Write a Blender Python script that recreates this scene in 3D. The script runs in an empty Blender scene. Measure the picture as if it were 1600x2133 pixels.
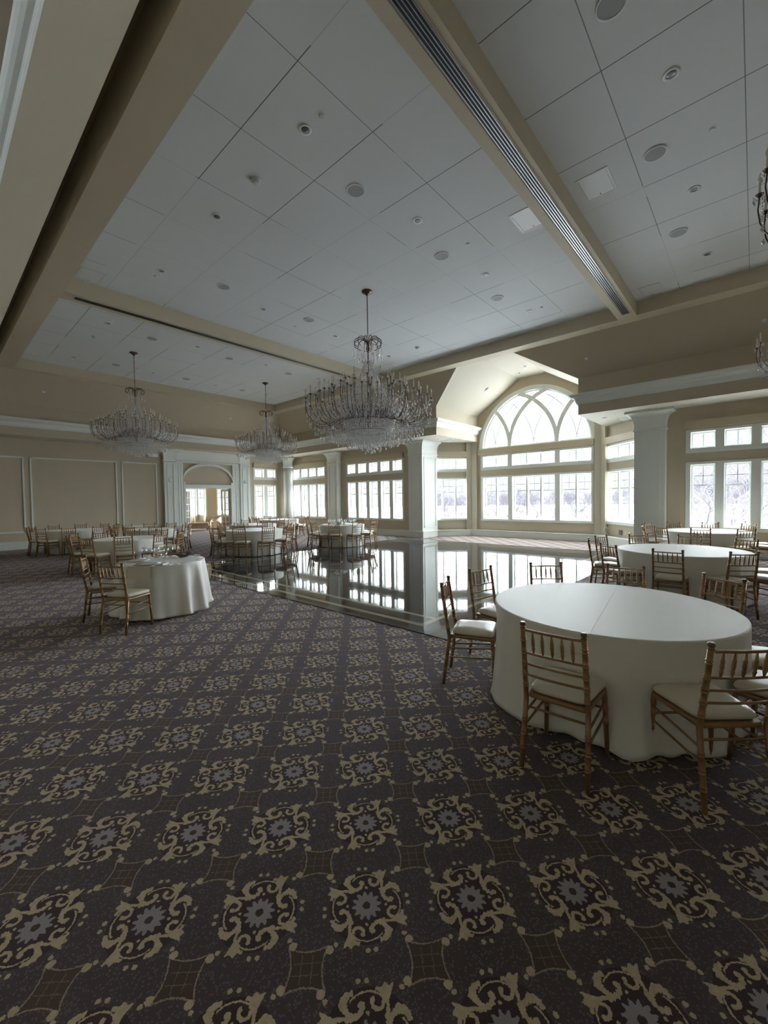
import bpy, math, random
from mathutils import Vector, Matrix
R=random.Random(7)
C=bpy.context.scene.collection
sc=bpy.context.scene
PI=math.pi; cos=math.cos; sin=math.sin
def rad(a): return math.radians(a)

# ------------------------------------------------------------------ materials
class G:
    """tiny node-graph helper: every method returns an output socket"""
    def __init__(s,nt): s.nt=nt
    def n(s,t,**k):
        x=s.nt.nodes.new(t)
        for a,b in k.items(): setattr(x,a,b)
        return x
    def put(s,sock,v):
        if isinstance(v,(int,float)): sock.default_value=v
        elif isinstance(v,(tuple,list)): sock.default_value=v
        else: s.nt.links.new(v,sock)
    def m(s,op,a,b=0.0,c=0.0):
        x=s.n('ShaderNodeMath',operation=op)
        s.put(x.inputs[0],a); s.put(x.inputs[1],b); s.put(x.inputs[2],c)
        return x.outputs[0]
    def add(s,a,b): return s.m('ADD',a,b)
    def sub(s,a,b): return s.m('SUBTRACT',a,b)
    def mul(s,a,b): return s.m('MULTIPLY',a,b)
    def mx(s,a,b): return s.m('MAXIMUM',a,b)
    def mn(s,a,b): return s.m('MINIMUM',a,b)
    def ab(s,a): return s.m('ABSOLUTE',a)
    def lt(s,a,b): return s.m('LESS_THAN',a,b)
    def gt(s,a,b): return s.m('GREATER_THAN',a,b)
    def hyp(s,a,b): return s.m('SQRT',s.add(s.mul(a,a),s.mul(b,b)))
    def dist(s,x,y,cx,cy): return s.hyp(s.sub(x,cx),s.sub(y,cy))
    def mix(s,f,a,b):
        x=s.n('ShaderNodeMix',data_type='RGBA'); s.put(x.inputs[0],f)
        for k,v in ((6,a),(7,b)):
            s.put(x.inputs[k],v)
        return x.outputs[2]
    def noise(s,vec,scale,detail=2,rough=.5):
        x=s.n('ShaderNodeTexNoise'); x.inputs['Scale'].default_value=scale
        x.inputs['Detail'].default_value=detail; x.inputs['Roughness'].default_value=rough
        if vec is not None: s.nt.links.new(vec,x.inputs['Vector'])
        return x.outputs[0]
def c4(c): return (c[0],c[1],c[2],1)
def srgb(r,g,b):
    f=lambda v:(v/255/12.92 if v/255<=.04045 else ((v/255+.055)/1.055)**2.4)
    return (f(r),f(g),f(b))
MATS={}
def mat(name,col,rough=.6,metal=0,spec=.5,nz=0,nscale=6,bump=0,bscale=80,coat=0,sheen=0):
    m=bpy.data.materials.new(name); m.use_nodes=True; nt=m.node_tree
    b=nt.nodes['Principled BSDF']; g=G(nt)
    b.inputs['Roughness'].default_value=rough; b.inputs['Metallic'].default_value=metal
    b.inputs['Specular IOR Level'].default_value=spec
    b.inputs['Coat Weight'].default_value=coat; b.inputs['Sheen Weight'].default_value=sheen
    tc=g.n('ShaderNodeTexCoord').outputs['Object']
    f=g.noise(tc,nscale,3)
    lo=tuple(v*(1-nz) for v in col); hi=tuple(min(1,v*(1+nz)) for v in col)
    nt.links.new(g.mix(f,c4(lo),c4(hi)),b.inputs['Base Color'])
    if bump:
        bn=g.n('ShaderNodeBump'); bn.inputs['Strength'].default_value=bump; bn.inputs['Distance'].default_value=.004
        nt.links.new(g.noise(tc,bscale,2),bn.inputs['Height']); nt.links.new(bn.outputs[0],b.inputs['Normal'])
    MATS[name]=m; return m
M_wall=mat('tan_wall_paint',(.53,.462,.348),.75,nz=.03,bump=.05,bscale=60)
M_board=mat('cream_board_paint',(.58,.50,.37),.6,nz=.02)
M_white=mat('white_trim_paint',(.76,.79,.76),.45,nz=.015)
M_cream=mat('cream_plaster',(.52,.475,.38),.7,nz=.02,bump=.04)
M_beam=mat('beam_paint',(.60,.53,.40),.7,nz=.02,bump=.04)
M_soff=mat('pale_soffit_paint',(.62,.58,.50),.7,nz=.02)
M_gold=mat('antique_gold_paint',(.30,.18,.082),.36,metal=.35,nz=.22,nscale=14)
M_ring=mat('bright_gold_paint',(.62,.45,.22),.3,metal=.5,nz=.1)
M_fin=mat('dark_bronze_paint',(.17,.115,.065),.35,metal=.35,nz=.2,nscale=20)
M_cush=mat('ivory_vinyl',(.66,.62,.50),.38,spec=.6,nz=.03,bump=.08,bscale=30)
M_cloth=mat('ivory_table_linen',(.76,.76,.71),.5,nz=.02,bump=.25,bscale=400,sheen=.2)
M_bronze=mat('dark_bronze_metal',(.13,.085,.06),.32,metal=.75,nz=.15)
M_candle=mat('frosted_candle_sleeve',(.72,.69,.62),.4,nz=.03)
M_bulb=mat('pale_bulb_glass',(.80,.72,.62),.15,nz=.03)
M_black=mat('black_slot',(.006,.006,.008),.7)
M_alu=mat('brushed_aluminium',(.62,.65,.67),.28,metal=.9,nz=.05)
M_grille=mat('grey_perforated_grille',(.36,.37,.38),.7,nz=.12,nscale=300)
M_wplas=mat('white_plastic',(.72,.74,.75),.45,nz=.02)
M_dlamp=mat('downlight_reflector',(.16,.165,.17),.3,metal=.5,nz=.2)
M_steel=mat('polished_steel',(.6,.6,.6),.2,metal=1)
M_china=mat('white_china',(.72,.73,.68),.25,spec=.6)
M_dish=mat('dark_ceramic_dish',(.09,.085,.075),.35)
M_sofa=mat('beige_upholstery',(.48,.38,.28),.85,nz=.06,nscale=20)
M_sofadk=mat('brown_upholstery',(.28,.19,.14),.85,nz=.06,nscale=20)
M_pillow=mat('ivory_pillow',(.66,.58,.46),.9,nz=.05)
M_bark=mat('grey_bark',(.11,.10,.12),.9,nz=.15,nscale=8)
M_field=mat('pale_winter_field',(.78,.79,.82),1,nz=.06,nscale=.15)
M_nap=mat('beige_napkin_linen',(.66,.63,.53),.8)
M_curtain=mat('sheer_white_curtain',(.8,.82,.82),.8)

def glassy(name,col,fac,rough=.02):
    m=bpy.data.materials.new(name); m.use_nodes=True; nt=m.node_tree; nt.nodes.clear(); g=G(nt)
    o=g.n('ShaderNodeOutputMaterial'); t=g.n('ShaderNodeBsdfTransparent'); gl=g.n('ShaderNodeBsdfGlossy')
    gl.inputs['Roughness'].default_value=rough; t.inputs[0].default_value=c4(col)
    fr=g.n('ShaderNodeLayerWeight'); fr.inputs[0].default_value=.5
    mx=g.n('ShaderNodeMixShader'); nt.links.new(g.m('ADD',g.mul(g.m('POWER',fr.outputs[1],5.0),.8),fac),mx.inputs[0])
    nt.links.new(t.outputs[0],mx.inputs[1]); nt.links.new(gl.outputs[0],mx.inputs[2]); nt.links.new(mx.outputs[0],o.inputs[0])
    return m
M_glass=glassy('clear_window_glass',(.97,.985,.98),0.03)
M_wine=glassy('clear_stemware_glass',(.95,.96,.96),.20)
def crystal():
    m=bpy.data.materials.new('cut_crystal'); m.use_nodes=True; nt=m.node_tree; nt.nodes.clear(); g=G(nt)
    o=g.n('ShaderNodeOutputMaterial'); t=g.n('ShaderNodeBsdfTransparent'); t.inputs[0].default_value=(.93,.94,.96,1)
    gl=g.n('ShaderNodeBsdfGlossy'); gl.inputs['Roughness'].default_value=.13; gl.inputs[0].default_value=(1,1,1,1)
    rf=g.n('ShaderNodeBsdfRefraction'); rf.inputs['IOR'].default_value=1.5; rf.inputs['Roughness'].default_value=.02
    a=g.n('ShaderNodeMixShader'); a.inputs[0].default_value=.55
    nt.links.new(t.outputs[0],a.inputs[1]); nt.links.new(rf.outputs[0],a.inputs[2])
    b=g.n('ShaderNodeMixShader'); b.inputs[0].default_value=.66
    nt.links.new(a.outputs[0],b.inputs[1]); nt.links.new(gl.outputs[0],b.inputs[2])
    d=g.n('ShaderNodeBsdfDiffuse'); d.inputs[0].default_value=(.97,.97,.97,1); e=g.n('ShaderNodeMixShader'); e.inputs[0].default_value=.48  # white diffuse share stands in for the crystals' sparkle
    nt.links.new(b.outputs[0],e.inputs[1]); nt.links.new(d.outputs[0],e.inputs[2]); nt.links.new(e.outputs[0],o.inputs[0])
    return m
M_cryst=crystal()

def carpet():
    m=bpy.data.materials.new('patterned_carpet'); m.use_nodes=True; nt=m.node_tree; b=nt.nodes['Principled BSDF']; g=G(nt)
    tc=g.n('ShaderNodeTexCoord').outputs['Object']
    # slight wobble so woven edges look fibrous
    nz=g.n('ShaderNodeTexNoise'); nz.inputs['Scale'].default_value=130; nt.links.new(tc,nz.inputs['Vector'])
    sp0=g.n('ShaderNodeSeparateColor'); nt.links.new(nz.outputs['Color'],sp0.inputs[0])
    sp=g.n('ShaderNodeSeparateXYZ'); nt.links.new(tc,sp.inputs[0])
    x=g.add(sp.outputs[0],g.mul(g.sub(sp0.outputs[0],.5),.012)); y=g.add(sp.outputs[1],g.mul(g.sub(sp0.outputs[1],.5),.012))
    k=1/math.sqrt(2); q=.3059*math.sqrt(2); x0,y0=.850,1.470
    s=g.mul(g.sub(g.sub(x,x0),g.sub(y,y0)),k); t=g.mul(g.add(g.sub(x,x0),g.sub(y,y0)),k)
    def cell(v,off): # distance inside the cell, centred
        a=g.add(g.m('DIVIDE',v,q),off); return g.mul(g.sub(a,g.m('ROUND',a)),q)
    ms,mt=cell(s,0),cell(t,0); ds,dt=cell(s,.5),cell(t,.5)
    As,At=g.ab(ms),g.ab(mt); u=g.mx(As,At); sel=g.gt(As,At)
    v=g.add(g.mul(sel,g.mul(mt,g.m('SIGN',ms))),g.mul(g.sub(1.0,sel),g.mul(g.mul(ms,g.m('SIGN',mt)),-1.0)))
    r=g.hyp(ms,mt); ang=g.m('ARCTAN2',mt,ms)
    # one quarter of the rosette (u radial, v across), repeated by rotation
    ring=lambda cx,cy,rr,th: g.lt(g.ab(g.sub(g.dist(u,v,cx,cy),rr)),th)
    disc=lambda cx,cy,rr: g.lt(g.dist(u,v,cx,cy),rr)
    arc=g.mul(ring(.056,0,.081,.0030),g.lt(g.ab(v),.060))
    pa=g.m('ARCTAN2',g.sub(v,.050),g.sub(u,.101))
    tha=g.add(g.add(.0085,g.mul(g.mx(g.m('SINE',g.add(pa,-.3)),0),.0065)),g.mul(g.m('SINE',g.mul(pa,13)),.0016))
    A=g.mul(g.lt(g.ab(g.sub(g.dist(u,v,.101,.050),.033)),tha),g.sub(1.0,g.mul(g.gt(pa,-1.45),g.lt(pa,-.02))))
    A=g.mx(A,disc(.101,.0215,.0105))
    B=g.mx(g.mul(ring(.106,-.033,.0195,.0064),g.lt(u,.110)),disc(.113,-.0155,.0088))
    pb=g.m('ARCTAN2',g.add(v,.066),g.sub(u,.096)); pd=g.dist(u,v,.096,-.066)
    fan=g.mul(g.mul(g.gt(pb,-.38),g.lt(pb,.80)),g.lt(pd,g.add(.060,g.mul(g.m('SINE',g.mul(pb,13)),.005))))
    fan=g.mul(fan,g.gt(g.dist(u,v,.124,-.030),.0135))
    B=g.mx(B,fan)
    stem=g.mul(g.lt(g.ab(g.add(v,.066)),.0058),g.mul(g.gt(u,.064),g.lt(u,.108)))
    stem=g.mx(stem,disc(.066,-.063,.0095))
    dots=g.mx(g.mx(disc(.169,.003,.0088),disc(.168,.033,.0088)),g.mx(disc(.142,-.116,.0088),disc(.077,0,.0060)))
    big=disc(.158,-.138,.0150)
    gold=arc
    for e in (A,B,stem,dots,big): gold=g.mx(gold,e)
    pet=g.add(.052,g.mul(g.m('SINE',g.mul(ang,12)),.009))
    flower=g.lt(r,pet); core=g.lt(r,.0155)
    halo=g.mul(g.lt(r,.150),g.gt(r,.03))
    # concave diamond with a little lattice
    E,F=g.ab(ds),g.ab(dt); U=g.mx(E,F); V=g.mn(E,F)
    lim=g.add(.0560,g.mul(g.mul(V,V),3.2))
    edge=g.lt(g.ab(g.sub(U,lim)),.0028)
    edge=g.mul(edge,g.lt(U,.0755)); inside=g.lt(U,g.sub(lim,.002))
    lat=g.mx(g.lt(g.ab(g.sub(E,.019)),.0016),g.lt(g.ab(g.sub(F,.019)),.0016)); lat=g.mul(lat,g.lt(U,.046))
    # ground: tiny leaf scatter
    vo=g.n('ShaderNodeTexVoronoi'); vo.inputs['Scale'].default_value=105; nt.links.new(tc,vo.inputs['Vector'])
    sv=g.n('ShaderNodeSeparateColor'); nt.links.new(vo.outputs['Color'],sv.inputs[0])
    fl=g.mul(g.lt(vo.outputs['Distance'],.42),g.gt(sv.outputs[0],.45))
    fine=g.noise(tc,420,1); broad=g.noise(tc,2.2,2)
    base=g.mix(fl,(.078,.063,.062,1),(.15,.135,.135,1))
    base=g.mix(g.mul(broad,.35),base,(.095,.060,.074,1))
    base=g.mix(halo,base,(.055,.034,.035,1))
    base=g.mix(inside,base,(.085,.058,.045,1))
    base=g.mix(g.mul(lat,.55),base,(.30,.24,.17,1))
    base=g.mix(g.mul(edge,.85),base,(.38,.31,.22,1))
    goldc=g.mix(g.noise(tc,45,2),(.40,.32,.19,1),(.66,.56,.38,1))
    base=g.mix(gold,base,goldc)
    base=g.mix(flower,base,(.33,.305,.32,1)); base=g.mix(core,base,(.06,.045,.035,1))
    sh=g.add(.45,g.mul(fine,1.1))
    vm=g.n('ShaderNodeVectorMath',operation='SCALE'); nt.links.new(base,vm.inputs[0]); nt.links.new(sh,vm.inputs['Scale'])
    nt.links.new(vm.outputs[0],b.inputs['Base Color'])
    b.inputs['Roughness'].default_value=1; b.inputs['Specular IOR Level'].default_value=.15
    b.inputs['Sheen Weight'].default_value=.25; b.inputs['Sheen Roughness'].default_value=.5
    b.inputs['Sheen Tint'].default_value=(.62,.55,.66,1)
    bn=g.n('ShaderNodeBump'); bn.inputs['Strength'].default_value=.5; bn.inputs['Distance'].default_value=.003
    nt.links.new(fine,bn.inputs['Height']); nt.links.new(bn.outputs[0],b.inputs['Normal'])
    return m
def granite():
    m=bpy.data.materials.new('polished_black_granite'); m.use_nodes=True; nt=m.node_tree; b=nt.nodes['Principled BSDF']; g=G(nt)
    tc=g.n('ShaderNodeTexCoord').outputs['Object']
    sp=g.n('ShaderNodeSeparateXYZ'); nt.links.new(tc,sp.inputs[0]); x,y=sp.outputs[0],sp.outputs[1]
    def stripe(v,c,w): return g.lt(g.ab(g.sub(v,c)),w)
    inx=lambda a,b_: g.mul(g.gt(x,a),g.lt(x,b_)); iny=lambda a,b_: g.mul(g.gt(y,a),g.lt(y,b_))
    X0,X1,Y0,Y1=4.30,13.14,3.22,10.58
    st=g.mul(stripe(x,X0,.042),iny(Y0-.042,Y1+.042)); 
    for e in (g.mul(stripe(x,4.64,.036),iny(Y0,Y1)),g.mul(stripe(x,X1,.04),iny(Y0-.04,Y1)),g.mul(stripe(x,12.74,.035),iny(Y0,Y1)),
              g.mul(stripe(y,Y0,.042),inx(X0-.042,X1)),g.mul(stripe(y,Y1,.04),inx(X0-.04,X1)),g.mul(stripe(y,10.25,.035),inx(4.64,12.74))): st=g.mx(st,e)
    def joint(v,p): 
        a=g.m('DIVIDE',v,p); return g.lt(g.ab(g.sub(a,g.m('ROUND',a))),.0035)
    j=g.mx(joint(g.sub(x,.4),.61),joint(g.sub(y,.3),.61))
    n1=g.noise(tc,1.6,5,.6); n2=g.noise(tc,160,2)
    col=g.mix(n1,(.016,.018,.024,1),(.052,.056,.070,1)); col=g.mix(g.mul(n2,.3),col,(.07,.07,.078,1))
    col=g.mix(g.mul(j,.35),col,(.12,.12,.12,1))
    col=g.mix(st,col,g.mix(g.noise(tc,30,3),(.34,.31,.235,1),(.46,.43,.33,1)))
    nt.links.new(col,b.inputs['Base Color'])
    b.inputs['Roughness'].default_value=.035; b.inputs['IOR'].default_value=1.9
    bn=g.n('ShaderNodeBump'); bn.inputs['Strength'].default_value=.035; bn.inputs['Distance'].default_value=.02
    nt.links.new(g.noise(tc,2.6,2),bn.inputs['Height']); nt.links.new(bn.outputs[0],b.inputs['Normal'])
    return m
def ceiling_mat():
    m=bpy.data.materials.new('white_ceiling_panels'); m.use_nodes=True; nt=m.node_tree; b=nt.nodes['Principled BSDF']; g=G(nt)
    tc=g.n('ShaderNodeTexCoord').outputs['Object']
    sp=g.n('ShaderNodeSeparateXYZ'); nt.links.new(tc,sp.inputs[0])
    def jt(v,o,p,w):
        a=g.m('DIVIDE',g.sub(v,o),p); return g.lt(g.ab(g.sub(a,g.m('ROUND',a))),w)
    fade=g.add(.25,g.mul(g.gt(g.noise(tc,.55,0),.47),.75))
    j=g.mul(g.mx(g.mul(jt(sp.outputs[0],2.865,1.182,.0048),1.0),g.mul(jt(sp.outputs[1],1.33,1.2,.0042),.8)),fade)
    base=g.mix(g.noise(tc,.7,2),(.70,.725,.75,1),(.76,.785,.81,1))
    fine=g.noise(tc,220,1)
    base=g.mix(g.mul(fine,.12),base,(.6,.62,.64,1))
    nt.links.new(g.mix(j,base,(.16,.17,.18,1)),b.inputs['Base Color'])
    b.inputs['Roughness'].default_value=.9; b.inputs['Specular IOR Level'].default_value=.2
    return m
M_carpet=carpet(); M_granite=granite(); M_ceil=ceiling_mat()

# ------------------------------------------------------------------ mesh helpers
class MB:
    def __init__(s): s.v=[]; s.f=[]; s.sm=[]; s.mi=[]; s.cur=0
    def face(s,idx,smooth=False): s.f.append(tuple(idx)); s.sm.append(smooth); s.mi.append(s.cur)
    def poly(s,pts,smooth=False):
        b=len(s.v); s.v+= [tuple(p) for p in pts]; s.face(range(b,b+len(pts)),smooth)
    def box(s,x0,x1,y0,y1,z0,z1):
        b=len(s.v)
        s.v+=[(x,y,z) for z in (z0,z1) for y in (y0,y1) for x in (x0,x1)]
        for q in ((0,2,3,1),(4,5,7,6),(0,1,5,4),(2,6,7,3),(0,4,6,2),(1,3,7,5)): s.face([b+i for i in q])
    def hexa(s,P): # 8 points: bottom 4 (ccw), top 4
        b=len(s.v); s.v+=[tuple(p) for p in P]
        for q in ((3,2,1,0),(4,5,6,7),(0,1,5,4),(1,2,6,5),(2,3,7,6),(3,0,4,7)): s.face([b+i for i in q])
    def prism(s,pts,z0,z1):
        n=len(pts); b=len(s.v)
        s.v+=[(p[0],p[1],z0) for p in pts]+[(p[0],p[1],z1) for p in pts]
        s.face([b+i for i in range(n)][::-1]); s.face([b+n+i for i in range(n)])
        for i in range(n):
            j=(i+1)%n; s.face([b+i,b+j,b+n+j,b+n+i])
    def tube(s,P,Rr,n=8,cap=True,smooth=True):
        P=[Vector(p) for p in P]
        if isinstance(Rr,(int,float)): Rr=[Rr]*len(P)
        b0=len(s.v); prev=None
        for i,p in enumerate(P):
            d=(P[min(i+1,len(P)-1)]-P[max(i-1,0)])
            if d.length<1e-9: d=Vector((0,0,1))
            d.normalize()
            if prev is None:
                a=Vector((1,0,0)) if abs(d.x)<.8 else Vector((0,1,0))
                a=(a-d*a.dot(d)).normalized()
            else:
                a=(prev-d*prev.dot(d)).normalized()
            prev=a; c=d.cross(a)
            for k in range(n):
                t=2*PI*k/n; q=p+(a*cos(t)+c*sin(t))*Rr[i]; s.v.append(tuple(q))
        for i in range(len(P)-1):
            for k in range(n):
                k2=(k+1)%n; s.face([b0+i*n+k,b0+i*n+k2,b0+(i+1)*n+k2,b0+(i+1)*n+k],smooth)
        if cap:
            s.face([b0+k for k in range(n)][::-1]); s.face([b0+(len(P)-1)*n+k for k in range(n)])
    def lathe(s,prof,n=16,c=(0,0,0),smooth=True):
        b0=len(s.v)
        for r,z in prof:
            for k in range(n):
                t=2*PI*k/n; s.v.append((c[0]+r*cos(t),c[1]+r*sin(t),c[2]+z))
        for i in range(len(prof)-1):
            for k in range(n):
                k2=(k+1)%n; s.face([b0+i*n+k,b0+i*n+k2,b0+(i+1)*n+k2,b0+(i+1)*n+k],smooth)
        s.face([b0+k for k in range(n)][::-1]); s.face([b0+(len(prof)-1)*n+k for k in range(n)])
    def gem(s,c,r,h,n=6,tw=0,top=.35):
        """faceted drop: apexes top and bottom, widest ring at 'top' from the bottom"""
        b=len(s.v); x,y,z=c
        s.v.append((x,y,z)); 
        for k in range(n):
            t=2*PI*k/n+tw; s.v.append((x+r*cos(t),y+r*sin(t),z-h*(1-top)))
        s.v.append((x,y,z-h))
        for k in range(n):
            k2=(k+1)%n; s.face([b,b+1+k,b+1+k2]); s.face([b+n+1,b+1+k2,b+1+k])
    def obj(s,name,m,parent=None,loc=None):
        me=bpy.data.meshes.new(name); me.from_pydata(s.v,[],s.f); me.update()
        me.polygons.foreach_set('use_smooth',s.sm)
        ms=m if isinstance(m,(list,tuple)) else [m]
        for mm in ms: me.materials.append(mm)
        if len(ms)>1: me.polygons.foreach_set('material_index',s.mi)
        o=bpy.data.objects.new(name,me); C.objects.link(o)
        if parent is not None: o.parent=parent
        if loc is not None: o.location=loc
        return o
def empty(name,loc=(0,0,0),rz=0):
    o=bpy.data.objects.new(name,None); C.objects.link(o); o.location=loc; o.rotation_euler=(0,0,rz); o.empty_display_size=.1
    return o
def tag(o,label,cat,group=None,kind=None):
    o['label']=label; o['category']=cat
    if group: o['group']=group
    if kind: o['kind']=kind
    return o
def struct(o,label=None,cat=None):
    o['kind']='structure'
    if label: o['label']=label
    if cat: o['category']=cat
    return o
def bevel(o,w=.01,seg=2):
    b=o.modifiers.new('bevel','BEVEL'); b.width=w; b.segments=seg; b.limit_method='ANGLE'; return o
def copy_tree(o,parent=None):
    c=o.copy(); C.objects.link(c)
    if parent is not None: c.parent=parent
    for ch in list(o.children): copy_tree(ch,c)
    return c
def local_frame(origin,ang):
    """u along the wall, w = outward (away from room)"""
    def T(u,w,z,o=Vector((origin[0],origin[1],0)),a=ang):
        return (o.x+u*cos(a)-w*sin(a), o.y+u*sin(a)+w*cos(a), z)
    return T
def grid_plate(mb,T,u0,u1,z0,z1,w0,w1,holes):
    """solid plate u0..u1 x z0..z1, thickness w0..w1, with rectangular through-holes (u0,u1,z0,z1)"""
    us=sorted({u0,u1,*[min(max(h[i],u0),u1) for h in holes for i in (0,1)]}); zs=sorted({z0,z1,*[min(max(h[i],z0),z1) for h in holes for i in (2,3)]})
    def solid(i,j):
        if i<0 or j<0 or i>=len(us)-1 or j>=len(zs)-1: return False
        uc=(us[i]+us[i+1])/2; zc=(zs[j]+zs[j+1])/2
        return not any(h[0]<uc<h[1] and h[2]<zc<h[3] for h in holes)
    for i in range(len(us)-1):
        for j in range(len(zs)-1):
            if not solid(i,j): continue
            a,b,c,d=us[i],us[i+1],zs[j],zs[j+1]
            mb.poly([T(a,w0,c),T(b,w0,c),T(b,w0,d),T(a,w0,d)])
            mb.poly([T(a,w1,c),T(a,w1,d),T(b,w1,d),T(b,w1,c)])
            if not solid(i-1,j): mb.poly([T(a,w0,c),T(a,w0,d),T(a,w1,d),T(a,w1,c)])
            if not solid(i+1,j): mb.poly([T(b,w0,c),T(b,w1,c),T(b,w1,d),T(b,w0,d)])
            if not solid(i,j-1): mb.poly([T(a,w0,c),T(a,w1,c),T(b,w1,c),T(b,w0,c)])
            if not solid(i,j+1): mb.poly([T(a,w0,d),T(b,w0,d),T(b,w1,d),T(a,w1,d)])
def tbox(mb,T,u0,u1,w0,w1,z0,z1):
    mb.hexa([T(u0,w0,z0),T(u1,w0,z0),T(u1,w1,z0),T(u0,w1,z0),T(u0,w0,z1),T(u1,w0,z1),T(u1,w1,z1),T(u0,w1,z1)])

# ------------------------------------------------------------------ camera
f=860.7; yaw,pit,rol=rad(41.9),rad(-1.82),rad(-.832)
fwd=Vector((cos(yaw)*cos(pit),sin(yaw)*cos(pit),sin(pit))); rt=Vector((sin(yaw),-cos(yaw),0)); up=rt.cross(fwd)
r2=rt*cos(rol)+up*sin(rol); u2=-rt*sin(rol)+up*cos(rol)
cam=bpy.data.cameras.new('camera'); co=bpy.data.objects.new('camera',cam); C.objects.link(co)
co.matrix_world=Matrix(((r2.x,u2.x,-fwd.x,0),(r2.y,u2.y,-fwd.y,0),(r2.z,u2.z,-fwd.z,1.66),(0,0,0,1)))
cam.sensor_fit='HORIZONTAL'; cam.sensor_width=36; cam.lens=f*36/1600; cam.clip_start=.05; cam.clip_end=400
sc.camera=co

# ------------------------------------------------------------------ room constants
XN,XW=-1.0,14.25; YL,YR=20.15,-6.95; XC=16.25
ZS,ZV,ZB,ZC=4.075,5.14,6.08,6.41
XF,YF,XFN,YFR=13.1,19.2,.37,-6.0
ZTOP=7.0

# floors
mb=MB(); mb.poly([(XN,YR,0),(17,YR,0),(17,YL+9,0),(XN,YL+9,0)]); fl=struct(mb.obj('floor',M_carpet),'dark brown carpet woven with gold medallions and small lattice diamonds','carpet')
mb=MB(); mb.box(4.04,13.42,2.55,10.92,.0,.006); struct(mb.obj('floor',M_granite),'polished black granite dance floor with tan border stripes','dance floor')

# ------------------------------------------------------------------ windows
WIN=[0]
Z_UP=(2.80,3.44,2.93,3.37); Z_LO=(.68,2.55,.765,2.48)
def window_set(T,u0,u1,openings,label,zs=1.0,wdepth=.22,boardz=True):
    """openings: list of (ua,ub,n_sash). one lower and one upper unit, each a deep white casing with sashes and glass"""
    def Z(z): return 1.66+(z-1.66)*zs
    holes=[]
    for (f0,f1,p0,p1),lower in ((Z_UP,False),(Z_LO,True)):
        f0,f1,p0,p1=map(Z,(f0,f1,p0,p1)); WIN[0]+=1
        holes.append((u0,u1,f0,f1))
        root=empty('window_%d'%WIN[0],T((u0+u1)/2,0,f0)); struct(root,label%( 'lower tall' if lower else 'upper transom'),'window')
        inv=Matrix.Translation(root.location).inverted()
        def L(mbb): mbb.v=[tuple(inv@Vector(v)) for v in mbb.v]; return mbb
        mb=MB(); grid_plate(mb,T,u0,u1,f0,f1,-.025,wdepth,[(a,b,p0,p1) for a,b,n in openings])
        if lower: tbox(mb,T,u0-.02,u1+.02,-.055,-.025,f0-.01,f0+.03)
        L(mb).obj('window_frame',M_white,root)
        sash=MB(); mun=MB(); gl=MB()
        for a,b,n in openings:
            w=(b-a)/n; pw=.045
            for k in range(n):
                x0=a+k*w; x1=x0+w; d0,d1=wdepth-.07,wdepth-.02
                if k: tbox(sash,T,x0-.028,x0+.028,wdepth-.13,wdepth-.01,p0,p1)
                grid_plate(sash,T,x0,x1,p0,p1,d0,d1,[(x0+pw,x1-pw,p0+pw,p1-pw)])
                xm=(x0+x1)/2; dm=(d0+d1)/2
                if lower:
                    zr=p0+(p1-p0)*.665
                    tbox(sash,T,x0+pw,x1-pw,d0,d1,zr-.022,zr+.022)
                    zm=(zr+p1-pw)/2
                    tbox(mun,T,x0+pw,x1-pw,dm-.008,dm+.012,zm-.009,zm+.009); tbox(mun,T,xm-.009,xm+.009,dm-.008,dm+.012,zr,p1-pw)
                else: tbox(mun,T,xm-.009,xm+.009,dm-.008,dm+.012,p0+pw,p1-pw)
                gl.poly([T(x0+.02,dm+.004,p0+.02),T(x1-.02,dm+.004,p0+.02),T(x1-.02,dm+.004,p1-.02),T(x0+.02,dm+.004,p1-.02)])
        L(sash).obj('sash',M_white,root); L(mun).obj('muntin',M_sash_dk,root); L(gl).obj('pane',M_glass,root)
    if boardz:
        b=MB(); tbox(b,T,u0-.02,u1+.02,-.10,0,Z(3.46),Z(3.68)); struct(b.obj('trim_%d'%WIN[0],M_board))
    return holes
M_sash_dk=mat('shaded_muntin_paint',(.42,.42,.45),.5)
def panes(a,b,n,w=.535):
    """n panes evenly between a and b"""
    g=((b-a)-n*w)/(n-1) if n>1 else 0
    return [(a+i*(w+g),a+i*(w+g)+w,1) for i in range(n)]

# window wall x = XW ; frame u = -y direction so outward (+x) is to the left.. use T with ang=-90deg
TX=local_frame((XW,0),-PI/2)    # u = -y , w = +x
def wall_mesh(T,u0,u1,z1,holes,name,m=M_wall,th=.25,z0=0,w0=0):
    mb=MB(); grid_plate(mb,T,u0,u1,z0,z1,w0,th,holes); return struct(mb.obj(name,m))
h=[]
h+=window_set(TX,-15.25,-11.57,panes(-15.15,-11.66,5),'%s five-light window between the two square columns left of the bay')
h+=window_set(TX,-19.74,-16.90,panes(-19.65,-16.98,4),'%s four-light window between the round corner column and the next square column')
h+=window_set(TX,-1.44,2.20,panes(-1.33,2.10,5),'%s window on the right-hand wall looking out on bare trees')
h+=window_set(TX,3.7,6.5,panes(3.8,6.4,4),'unseen %s window added for daylight at the far right end of the window wall')  # out-of-view window added to bring more daylight into the room
bay0,bay1=-10.98,-2.0
wall_mesh(TX,-YL-.25,bay0,ZTOP,[x for x in h if x[1]<bay0],'wall_back')
wall_mesh(TX,bay1,6.95,ZTOP,[x for x in h if x[0]>bay1],'wall_back')
# bay diagonals
def diag(p,q,openings,label,name,u0,u1):
    ang=math.atan2(q[1]-p[1],q[0]-p[0]); L=math.hypot(q[0]-p[0],q[1]-p[1])
    T=local_frame(p,ang) # w must be outward
    hh=window_set(T,u0,u1,openings,label)
    wall_mesh(T,-.35,L+.05,ZTOP,hh,name); return T,L
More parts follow.
